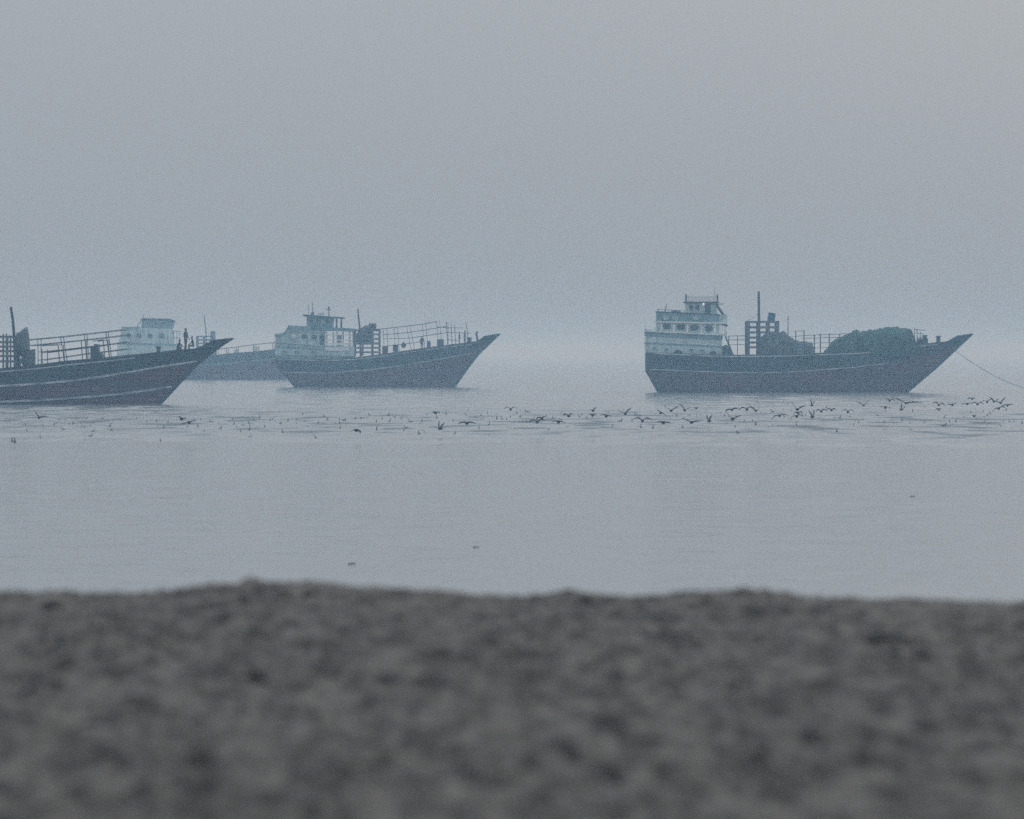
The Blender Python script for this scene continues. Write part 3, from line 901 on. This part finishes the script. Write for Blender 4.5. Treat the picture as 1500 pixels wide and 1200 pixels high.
D.poly('roof', [(207.5, 468), (248, 468.8), (257.5, 472), (257, 470.5), (249, 467), (208.5, 466.3)], -2, 2, 'dark', d3)
for px in (218, 229, 240): D.window(px, 474, 6, 5, -1.7, d3, sq=5)
D.line('brace', [(201.5, 480), (209.5, 467)], .07, 'rail', d2, -1.9)
D.line('antenna', [(209.8, 466), (210.4, 461)], .05, 'rail', d3)
bm = bmesh.new()
for px in (256, 260.5, 264.5): bx(bm, D.x(px - .5), D.x(px + .5), -2.4, -2.25, D.z(505), D.z(486.3))
bx(bm, D.x(254.1), D.x(265.5), -2.5, 2.5, D.z(486.2), D.z(484.8))
bx(bm, D.x(254.1), D.x(265.5), -2.4, -2.3, D.z(496), D.z(494.5))
link_mesh('veranda', bm, M['house'], d2)
D.rack(288, 311, [(289, 2), (299, 1.6), (310, 2)], [493, 498, 503, 508, 514], 524, 1.6, 'timber', 1.8)
D.line('mast', [(304, 522), (302.8, 490), (300, 462)], .10, 'dark', None, -1.8, r_end=.07)
barrel('water_drum', D.world(312.3, -.8, 499), .42, 1.45, 'house_b', 'pale tank standing above the rack of the far hazy dhow', cat='tank')
D.rect('tank_stand', 307.5, 499, 317, 521, -1.3, -.3, 'timber')
for sy in (-2.9, 2.9):
    D.rails([((318, 512.5), (318.5, 522)), ((333, 510), (333.5, 520)), ((348, 508), (348.5, 518)), ((372, 505), (372.5, 516)), ((400, 502.5), (400.5, 513))],
            [[(312, 513), (333, 510), (372, 505), (412, 501)]], sy, .04)
crate('crate', D.world(346.5, -1.5, 523), .7, .8, 1.25, 'white', 'pale crate on the far dhow deck, left of two', group='pale crates on the far dhow')
crate('crate', D.world(376, -1.5, 520), 1.0, .8, 1.4, 'white', 'pale crate on the far dhow deck, right of two', group='pale crates on the far dhow')

# ------------------------------------------------------------------ people
def person(base, label, pose='stand', h=1.68, rz=0.0, shirt='shirt', legs='cloth'):
    k = h / 1.7
    J, E, Rd = [], [], []
    def j(p, r, parent=None):
        J.append(Vector(p) * k); Rd.append(r * k)
        if parent is not None: E.append((parent, len(J) - 1))
        return len(J) - 1
    if pose == 'stand':
        hipz, lean = .92, 0.0
        kn, an = [(-.10, -.03, .50), (.11, .04, .50)], [(-.11, .02, .07), (.13, .06, .07)]
        el, wr = [(-.25, .02, 1.14), (.25, -.02, 1.14)], [(-.24, -.12, .93), (.26, -.12, .95)]
    elif pose == 'sit':
        hipz, lean = .44, -.10
        kn, an = [(-.13, -.42, .50), (.14, -.40, .50)], [(-.12, -.40, .07), (.14, -.36, .07)]
        el, wr = [(-.26, -.16, .72), (.26, -.16, .72)], [(-.15, -.36, .58), (.16, -.36, .58)]
    else:   # crouch
        hipz, lean = .26, -.16
        kn, an = [(-.16, -.36, .48), (.17, -.34, .48)], [(-.12, -.14, .07), (.13, -.12, .07)]
        el, wr = [(-.27, -.28, .60), (.27, -.28, .60)], [(-.10, -.46, .52), (.10, -.46, .50)]
    dz = hipz - .92
    pel = j((0, 0, hipz), .125)
    wa = j((0, lean * .3, hipz + .17), .115, pel)
    ch = j((0, lean * .8, hipz + .40), .145, wa)
    nk = j((0, lean * 1.1, hipz + .56), .055, ch)
    hd0 = j((0, lean * 1.2 - .01, hipz + .63), .075, nk)
    hd = j((0, lean * 1.25 - .015, hipz + .72), .088, hd0)
    j((0, lean * 1.25, hipz + .77), .07, hd)
    j((0, lean * 1.25 - .115, hipz + .68), .016, hd)                 # nose
    for sx in (-1, 1): j((sx * .095, lean * 1.25, hipz + .69), .016, hd)   # ears
    for i, sx in enumerate((-1, 1)):
        hp = j((sx * .095, 0, hipz - .04), .095, pel)
        kk = j(kn[i], .062, hp)
        aa = j(an[i], .042, kk)
        j((an[i][0], an[i][1] - .16, .035), .032, aa)
        sh = j((sx * .19, lean * .95, hipz + .47), .06, ch)
        ee = j(el[i], .043, sh)
        ww = j(wr[i], .030, ee)
        d = (Vector(wr[i]) - Vector(el[i])).normalized()
        pm = j(tuple(Vector(wr[i]) + d * .07), .030, ww)
        for f in range(4):
            off = Vector(((f - 1.5) * .019, 0, 0))
            a = j(tuple(Vector(wr[i]) + d * .11 + off), .009, pm)
            j(tuple(Vector(wr[i]) + d * (.155 - abs(f - 1.4) * .012) + off + Vector((0, -.012, -.01))), .008, a)
        th = j(tuple(Vector(wr[i]) + d * .05 + Vector((-sx * .035, -.02, 0))), .010, pm)
        j(tuple(Vector(wr[i]) + d * .09 + Vector((-sx * .045, -.03, 0))), .009, th)
    me = bpy.data.meshes.new('person')
    me.from_pydata([tuple(v) for v in J], E, [])
    o = bpy.data.objects.new('person', me)
    COL.objects.link(o)
    sk = o.modifiers.new('skin', 'SKIN')
    sub = o.modifiers.new('sub', 'SUBSURF'); sub.levels = 1; sub.render_levels = 1
    for i, v in enumerate(me.skin_vertices[0].data):
        v.radius = (Rd[i], Rd[i]); v.use_root = (i == 0)
    dg = bpy.context.evaluated_depsgraph_get()
    me2 = bpy.data.meshes.new_from_object(o.evaluated_get(dg))
    o.modifiers.clear()
    o.data = me2
    me2.name = 'person'
    me2.materials.clear()
    for m in ('skin', shirt, legs): me2.materials.append(M[m])
    for p in me2.polygons:
        p.use_smooth = True
        c = p.center / k
        if c.z > hipz + .55: p.material_index = 0
        elif min((c - Vector(w)).length for w in wr) < .2: p.material_index = 0
        elif c.z > hipz + .02 and c.y > -.33: p.material_index = 1
        elif c.z < .06: p.material_index = 0
        else: p.material_index = 2
    o.location = base
    o.rotation_euler.z = rz
    bm = bmesh.new()
    bmesh.ops.create_icosphere(bm, subdivisions=3, radius=.108 * k)
    bmesh.ops.delete(bm, geom=[v for v in bm.verts if v.co.z < -.01 * k or (v.co.y < -.07 * k and v.co.z < .05 * k)], context='VERTS')
    hr = link_mesh('hair', bm, M['hair'], o, True)
    hr.location = Vector((0, lean * 1.25 + .012, hipz + .735)) * k
    tag(o, label, 'person')
    return o
person(C.world(272.3, -.3, 513.5), 'person in dark clothes standing upright on the bow of the left dhow', 'stand', 1.72, R(60))
person(C.world(261, -.9, 516), 'person crouching low on the left dhow, behind the standing person', 'crouch', 1.6, R(70))
person(C.world(283.5, -.2, 514), 'person sitting at the very bow of the left dhow', 'sit', 1.55, R(-80))
person(B.world(618.3, -1.6, 513.5), 'man in dark clothes standing alone at the railing of the middle dhow', 'stand', 1.70, R(20), 'cloth', 'shirt')
person(B.world(673, -1.2, 506.5), 'person standing near the bow of the middle dhow, left of two', 'stand', 1.62, R(80))
person(B.world(681, -.8, 505.5), 'person standing near the bow of the middle dhow, right of two', 'stand', 1.68, R(-70), 'cloth', 'cloth')

# ------------------------------------------------------------------ birds
def gull_bm(span, a1, a2, pitch, chord=.17, body=.40, asym=0.0):
    """one flying gull heading along -Y: a1, a2 are inner and outer wing angles above level, in degrees"""
    bm = bmesh.new()
    L = body
    prof = [(.006, -.60), (.014, -.55), (.034, -.50), (.045, -.43), (.040, -.36), (.058, -.24), (.075, -.06), (.070, .12), (.045, .32), (.030, .42), (.040, .55), (.008, .60)]
    rings = []
    for r, yy in prof:
        zs = .35 if yy > .40 else 1.0
        rings.append([bm.verts.new((r * math.cos(2 * math.pi * i / 10) * (1.3 if yy > .4 else 1), yy * L, r * math.sin(2 * math.pi * i / 10) * zs + (.03 if yy < -.33 else 0))) for i in range(10)])
    for a, b in zip(rings, rings[1:]):
        for i in range(10): bm.faces.new((a[i], a[(i + 1) % 10], b[(i + 1) % 10], b[i]))
    bm.faces.new(rings[0]); bm.faces.new(rings[-1])
    half = span / 2
    ext = .45 * math.cos(R(a1)) + .55 * math.cos(R(a2))
    W = half / max(.35, ext)
    for sx in (-1, 1):
        st = []
        x, z = .02, .03
        n = 8
        for i in range(n + 1):
            f = i / n
            w = max(0, min(1, (f - .30) / .40)); w = w * w * (3 - 2 * w)
            ang = R(a1 + (a2 - a1) * w + sx * asym)
            if i:
                x += W / n * math.cos(ang); z += W / n * math.sin(ang)
            c = chord * (.85 + .35 * f if f < .4 else .99 * (1 - ((f - .4) / .62) ** 1.6) + .06)
            sweep = -.06 * math.sin(min(1, f / .45) * math.pi / 2) + (.22 * (f - .45) if f > .45 else 0)
            pz = math.sin(R(pitch)) * c
            th = .016 * (1 - .6 * f)
            y0, y1 = sweep - c * .45, sweep + c * .55 * math.cos(R(pitch))
            st.append([bm.verts.new(p) for p in ((sx * x, y0, z + pz * .5), (sx * x, y0 + c * .3, z + pz * .25 + th), (sx * x, y1, z - pz * .5), (sx * x, y0 + c * .3, z + pz * .15 - th))])
        for a, b in zip(st, st[1:]):
            for i in range(4): bm.faces.new((a[i], a[(i + 1) % 4], b[(i + 1) % 4], b[i]))
        bm.faces.new(st[0]); bm.faces.new(st[-1])
    return bm

POSE = {'m': (38, -30, 24), 'arch': (14, -42, 26), 'v': (36, 28, 24), 'flat': (6, -8, 22), 'wide': (12, 9, 20), 'down': (-14, -40, 24), 'up': (62, 66, 24), 'bigarch': (8, -26, 26)}
FLY = [
 (57, 612, 21, 'v', 22, 'gull with one long raised wing flying below the left dhow hull'),
 (266, 614, 12, 'm', 10, 'small gull beating its wings just under the left dhow bow'),
 (277, 619, 24, 'flat', -14, 'gull with long flat wings tilted down to the right under the left dhow bow'),
 (522, 630.5, 15, 'down', 4, 'lone dark gull gliding low below the middle dhow, nearest the viewer there'),
 (638, 605, 13, 'arch', 0, 'gull with a tight arched wing below the bow half of the middle dhow'),
 (645, 628, 9, 'up', 12, 'gull lifting off the water with raised wings, left of the open gap between dhows'),
 (684, 620, 26, 'bigarch', 0, 'wide thin winged gull arching low below the bow tip of the middle dhow'),
 (748, 600, 19, 'm', 0, 'highest gull in the gap between the middle and right dhows, wings in a flat M'),
 (794, 612.5, 18, 'arch', -5, 'gull with drooping wings, upper of the overlapping pair in the gap between dhows'),
 (787, 618.5, 24, 'm', -4, 'gull with drooping wings, lower of the overlapping pair in the gap between dhows'),
 (818, 618, 19, 'bigarch', 3, 'thin winged gull just right of the overlapping pair between the dhows'),
 (833, 609.5, 15, 'm', 0, 'small dark gull alone in the right half of the gap between dhows'),
 (869, 602, 11, 'v', -20, 'gull on top of a tight stack of two, right of the gap between dhows'),
 (868, 608.5, 12, 'arch', 0, 'gull at the bottom of a tight stack of two, right of the gap between dhows'),
 (888, 609.5, 17, 'arch', 6, 'gull with a clean curved arch right of the tight stack of two'),
 (916, 606.5, 20, 'v', -10, 'gull with wings spread and splayed, just left of the right dhow stern'),
 (941, 617, 27, 'm', 2, 'wide gull with M shaped wings left of and below the right dhow stern'),
 (972, 619.5, 23, 'flat', 5, 'gull with straight level wings and dark body below the right dhow stern'),
 (968, 605, 17, 'flat', 30, 'gull banking steeply on its side below the right dhow stern'),
 (983, 602, 22, 'v', 4, 'gull with wings raised in an open V under the right dhow stern, left of two'),
 (1003, 601, 20, 'v', 14, 'gull with wings raised in a V under the right dhow cabin, right of two'),
 (1020, 598, 7, 'flat', 0, 'tiny far gull just right of the V winged pair under the cabin'),
 (1013, 619, 27, 'wide', 8, 'long winged gull skimming the water below the right dhow cabin'),
 (1039, 617, 5, 'up', 0, 'gull turned edge on with folded up wings below the right dhow cabin'),
 (1072, 600.5, 22, 'bigarch', -8, 'dark gull with a low arch, under the gap ahead of the right dhow cabin'),
 (1094, 600, 22, 'm', -6, 'thick dark gull with humped wings under the slatted rack of the right dhow'),
 (1107, 602, 14, 'v', 8, 'gull close behind the thick dark one under the slatted rack of the right dhow'),
 (1073, 614, 23, 'v', 10, 'gull with raised wings lower in the flock, below the low arched dark gull'),
 (1142, 609, 24, 'bigarch', -8, 'wide low arched gull below the net heap of the right dhow'),
 (1168, 600, 22, 'v', 8, 'gull with raised V wings topmost in the cluster of three below midships'),
 (1169, 605, 14, 'arch', -4, 'gull with short arched wings in the middle of the cluster of three below midships'),
 (1167, 610, 20, 'arch', -10, 'thick dark gull lowest in the cluster of three below midships'),
 (1189, 594, 6, 'up', 12, 'gull seen edge on with one wing pointing up, below midships'),
 (1190, 611, 5, 'up', -12, 'gull seen edge on just under the other edge on gull below midships'),
 (1203, 603, 17, 'm', -6, 'gull with humped wings, left of two side by side below the net heap'),
 (1218, 601, 14, 'm', 4, 'gull with humped wings, right of two side by side below the net heap'),
 (1242, 603.5, 19, 'm', -2, 'gull with M shaped wings alone below the long net heap of the right dhow'),
 (1265, 594, 19, 'v', -12, 'gull with crossed looking raised wings close under the right dhow hull'),
 (1303, 587.5, 15, 'm', 0, 'highest gull below the right dhow bow, with neatly hooked wings'),
 (1327, 591, 46, 'wide', 7, 'largest gull of all, very long straight wings below the right dhow bow'),
 (1297, 597, 18, 'flat', 3, 'gull with level wings left of and below the largest gull'),
 (1320, 600, 6, 'up', 30, 'gull turned edge on directly under the largest gull'),
 (1375, 593.5, 18, 'm', 6, 'gull with hooked M wings just right of the largest gull'),
 (1375, 600, 9, 'arch', 0, 'small arched gull directly below the hooked wing gull'),
 (1395, 593.5, 15, 'wide', -6, 'small level gull between the hooked wing gull and the crowded group'),
 (1424, 584.5, 13, 'arch', 0, 'topmost gull of the crowded group at the right edge, a neat arch'),
 (1417, 592, 18, 'flat', -8, 'dark level gull at the left end of the crowded group at the right edge'),
 (1432, 592.5, 17, 'm', 0, 'humped gull in the lower left of the crowded group at the right edge'),
 (1446, 589, 16, 'm', -8, 'dark gull in the centre of the crowded group at the right edge'),
 (1456, 588.5, 16, 'v', 8, 'gull with lifted wings right of the centre of the crowded group'),
 (1466, 590.5, 18, 'v', -14, 'gull with a deep V right in the crowded group, above the drooping one'),
 (1463, 598.5, 20, 'arch', -12, 'drooping winged gull lowest in the crowded group at the right edge'),
 (1476, 594, 17, 'flat', -8, 'level gull at the right end of the crowded group at the right edge'),
 (1427, 610, 6, 'v', 0, 'dark gull landing on the water under the crowded group'),
]
rb = random.Random(3)
for cx, cy, w, pose, roll, lab in FLY:
    z = rb.uniform(.55, 1.15)
    if w < 10: z = .45
    Y = (EYE - z) * F / (cy - HOR)
    span = w * Y / F
    a1, a2, pt = POSE[pose]
    a1 += rb.uniform(-5, 5); a2 += rb.uniform(-6, 6)
    yaw = rb.uniform(-22, 22)
    if pose == 'up': span = .26; yaw = rb.choice((-35, 35))
    if cx == 522: yaw = 38
    kk = min(1.25, max(.7, span / 1.0))
    o = link_mesh('gull', gull_bm(span / max(.6, math.cos(R(yaw))), a1, a2, pt, .19 * kk, .40 * kk ** .5, rb.uniform(-4, 4)), M['gull'], None, True)
    o.location = P(cx, cy, Y)
    o.rotation_euler = (R(rb.uniform(-6, 10)), R(roll), R(yaw + (180 if rb.random() < .35 else 0)))
    if abs(o.rotation_euler.z) > 2: o.rotation_euler.y = R(-roll)
    tag(o, lab, 'gull', 'gulls flying low over the water')

def float_bm():
    bm = bmesh.new()
    prof = [(.008, -.21, .02), (.05, -.19, .03), (.078, -.10, .05), (.085, .0, .055), (.068, .10, .07), (.04, .17, .09), (.02, .24, .11), (.004, .27, .12)]
    rings = [[bm.verts.new((r * math.cos(2 * math.pi * i / 10), y, zc + r * .9 * math.sin(2 * math.pi * i / 10))) for i in range(10)] for r, y, zc in prof]
    for a, b in zip(rings, rings[1:]):
        for i in range(10): bm.faces.new((a[i], a[(i + 1) % 10], b[(i + 1) % 10], b[i]))
    bm.faces.new(rings[0]); bm.faces.new(rings[-1])
    tube(bm, [(0, -.14, .08), (0, -.18, .17), (0, -.19, .215), (0, -.20, .25)], .036, 8, .042)
    lathe(bm, [(.02, -.05), (.042, -.03), (.046, 0), (.036, .03), (.012, .05)], 0, -.205, .255, 10, 'Y')
    tube(bm, [(0, -.24, .25), (0, -.31, .238)], .014, 6, .004)
    return bm
SIT = [(18, 645), (22, 646.5), (59, 639.5), (62, 622), (79, 620), (93, 628), (108, 619), (112, 613), (132, 637.5), (136, 630), (150, 612), (161, 623), (163, 629), (124, 625), (37, 621), (83, 618),
 (200, 612), (215, 616), (246, 617), (240, 625.5), (285, 614), (294, 613.5), (235, 644), (290, 623.5), (229, 616),
 (308, 616), (311, 617), (343, 620), (323, 626), (356, 610.5), (365, 618.5), (353, 630), (341, 613), (365, 628.5), (373, 614), (380, 611), (399, 613), (388, 624),
 (414, 632), (411, 619), (434, 613), (434, 618.5), (446, 616), (443, 605.5), (422, 615), (428, 612), (474, 608.5), (480, 612), (497, 613.5), (498, 619.5), (498, 626), (451, 623.5), (463, 640), (466, 618), (503, 614), (520, 612), (529, 612),
 (541, 607), (551, 616.5), (552, 628), (569, 607), (590, 609), (571, 615.5), (595, 625), (588, 612), (602, 616), (579, 610), (560, 612),
 (625, 606), (653, 605), (618, 616), (664, 615), (614, 634), (666, 634), (640, 611), (683, 607),
 (698, 610.5), (708, 612), (705, 607.5), (714, 604), (735, 610.5), (748, 609.5), (702, 625.5), (716, 621), (728, 612), (757, 604), (742, 613),
 (771, 617), (804, 628), (811, 612), (822, 613), (849, 609), (852, 606), (772, 602), (762, 609), (823, 602), (826, 606), (800, 607), (859, 610),
 (897, 622.5), (908, 616), (925, 615.5), (913, 599.5), (939, 624.5), (891, 603), (930, 607), (910, 603), (936, 608),
 (956, 625.5), (1000, 612), (1000, 625), (992, 608), (1020, 606), (1034, 602), (1055, 603), (1010, 607),
 (1081, 633), (1103, 615), (1090, 616), (1077, 624), (1107, 620.5), (1062, 608), (1115, 603), (1132, 602),
 (1132, 622), (1154, 591.5), (1167, 621.5), (1149, 609), (1147, 599), (1180, 607), (1210, 596),
 (1226, 631), (1230, 610.5), (1251, 621), (1258, 617), (1245, 609), (1199, 599),
 (1295, 617), (1321, 615.5), (1333, 618), (1354, 617.5), (1354, 594.5), (1337, 601), (1297, 601), (1286, 607),
 (1382, 622.5), (1383, 610), (1412, 609), (1442, 616), (1422, 603), (1400, 616), (1391, 616), (1440, 602),
 (1497, 619), (1451, 604.5), (1446, 607), (1474, 599.5), (1470, 616), (1485, 616)]
rd2 = random.Random(21)
for _ in range(112):
    x_ = rd2.uniform(25, 1490)
    SIT.append((x_, 619 - 9 * x_ / 1500 + rd2.gauss(0, 6.5)))
N_LISTED = len(SIT) - 112
ZONES = [(60, 'small seabird sitting on the water at the far left under the left dhow'), (185, 'small seabird sitting on the water below the left dhow hull'),
 (300, 'small seabird sitting on the water below the left dhow bow'), (402, 'small seabird sitting on the water between the left dhow bow and middle dhow stern'),
 (535, 'small seabird sitting on the water below the middle dhow cabin'), (606, 'small seabird sitting on the water below the railings of the middle dhow'),
 (690, 'small seabird sitting on the water below the bow of the middle dhow'), (760, 'small seabird sitting on the water just right of the middle dhow bow'),
 (870, 'small seabird sitting on the water in the open gap between middle and right dhows'), (945, 'small seabird sitting on the water just left of the right dhow stern'),
 (1058, 'small seabird sitting on the water below the right dhow cabin'), (1125, 'small seabird sitting on the water below the slatted rack of the right dhow'),
 (1215, 'small seabird sitting on the water below midships of the right dhow'), (1285, 'small seabird sitting on the water below the long green net heap'),
 (1360, 'small seabird sitting on the water below the right dhow bow'), (1445, 'small seabird sitting on the water under the anchor rope'), (1600, 'small seabird sitting on the water at the far right edge')]
proto = None
for k_, (cx, cy) in enumerate(SIT):
    Y = EYE * F / (cy + 2.0 - HOR)
    if proto is None:
        proto = o = link_mesh('floating_gull', float_bm(), M['gull_pale'], None, True)
    else:
        o = proto.copy(); COL.objects.link(o)
    p = P(cx, cy + 2.0, Y)
    o.location = (p.x, Y, -0.02)
    yaw = rb.choice((0, 180)) + rb.uniform(-25, 25)
    if rb.random() < .1: yaw = rb.choice((-80, 80))
    sc = (rb.uniform(.40, .66) if k_ < N_LISTED else rb.uniform(.28, .42)) * (1.2 if (cx, cy) in ((414, 632), (18, 645), (22, 646.5), (569, 607), (1226, 631)) else 1)
    o.rotation_euler = (0, 0, R(yaw))
    o.scale = (sc, sc, sc * rb.uniform(.9, 1.2))
    lab = next(l for x, l in ZONES if cx < x)
    tag(o, lab, 'seabird', 'seabirds ' + lab.split('seabird ')[1])

# drifting sticks on the near water
def stick(px, py, w, lab, rz=0):
    Y = EYE * F / (py - HOR)
    L = w * Y / F
    bm = bmesh.new()
    tube(bm, [(-L / 2, 0, 0), (-L * .2, .01, .012), (L * .15, -.005, .015), (L / 2, .01, .004)], L * .09, 8, L * .05)
    tube(bm, [(L * .1, 0, .01), (L * .22, .02, L * .22)], L * .04, 6, L * .02)
    o = link_mesh('driftwood', bm, M['stick'], None, True)
    p = P(px, py, Y)
    o.location = (p.x, Y, L * .05); o.rotation_euler.z = R(rz)
    tag(o, lab, 'driftwood', 'bits of driftwood on the near water')
stick(697.5, 802.5, 9, 'short dark stick floating on calm water in the centre, just right of middle dhow line', 8)
stick(515.5, 827, 11, 'thin stick floating on calm water nearest the sand', -4)
stick(1337, 728, 8, 'small stick floating on calm water below the right dhow bow', 15)

# ------------------------------------------------------------------ stones on the sand
STONES = [(75, 889, 46, 14, 'wide dark stone just below the sand crest at the far left'), (372, 998, 38, 22, 'darkest stone, alone in the left half of the sand'),
          (456, 886, 26, 12, 'small sandy clod below the hump of the sand crest'), (887, 1141, 46, 26, 'large blurred sandy clod at the bottom of the sand, right of centre'),
          (858, 888, 26, 14, 'small sandy clod below the dip of the sand crest in the centre'), (1300, 938, 60, 14, 'long low sandy clod in the right part of the sand'),
          (82, 1010, 22, 22, 'upright sandy clod near the left edge of the sand')]
for i, (px, py, w, h, lab) in enumerate(STONES):
    Y = (EYE - 2.985) * F / (py - HOR)
    x = (px - 750) / F * Y
    wm_, hm_ = w * Y / F, h * Y / F
    bm = bmesh.new()
    bmesh.ops.create_icosphere(bm, subdivisions=3, radius=.5)
    for v in bm.verts:
        n = 1 + .30 * noise.fractal(v.co * 2.2 + Vector((i * 5.1, 0, 0)), .9, 2, 3)
        v.co = Vector((v.co.x * wm_ * n, v.co.y * wm_ * .8 * n, v.co.z * hm_ * 1.3 * n))
    o = link_mesh('beach_stone', bm, M['stone' if i in (0, 1) else 'clod'], None, True)
    o.location = (x, Y, sand_z(x, Y) + hm_ * .10)
    tag(o, lab, 'stone' if i < 2 else 'clod', 'stones and clods on the sand')
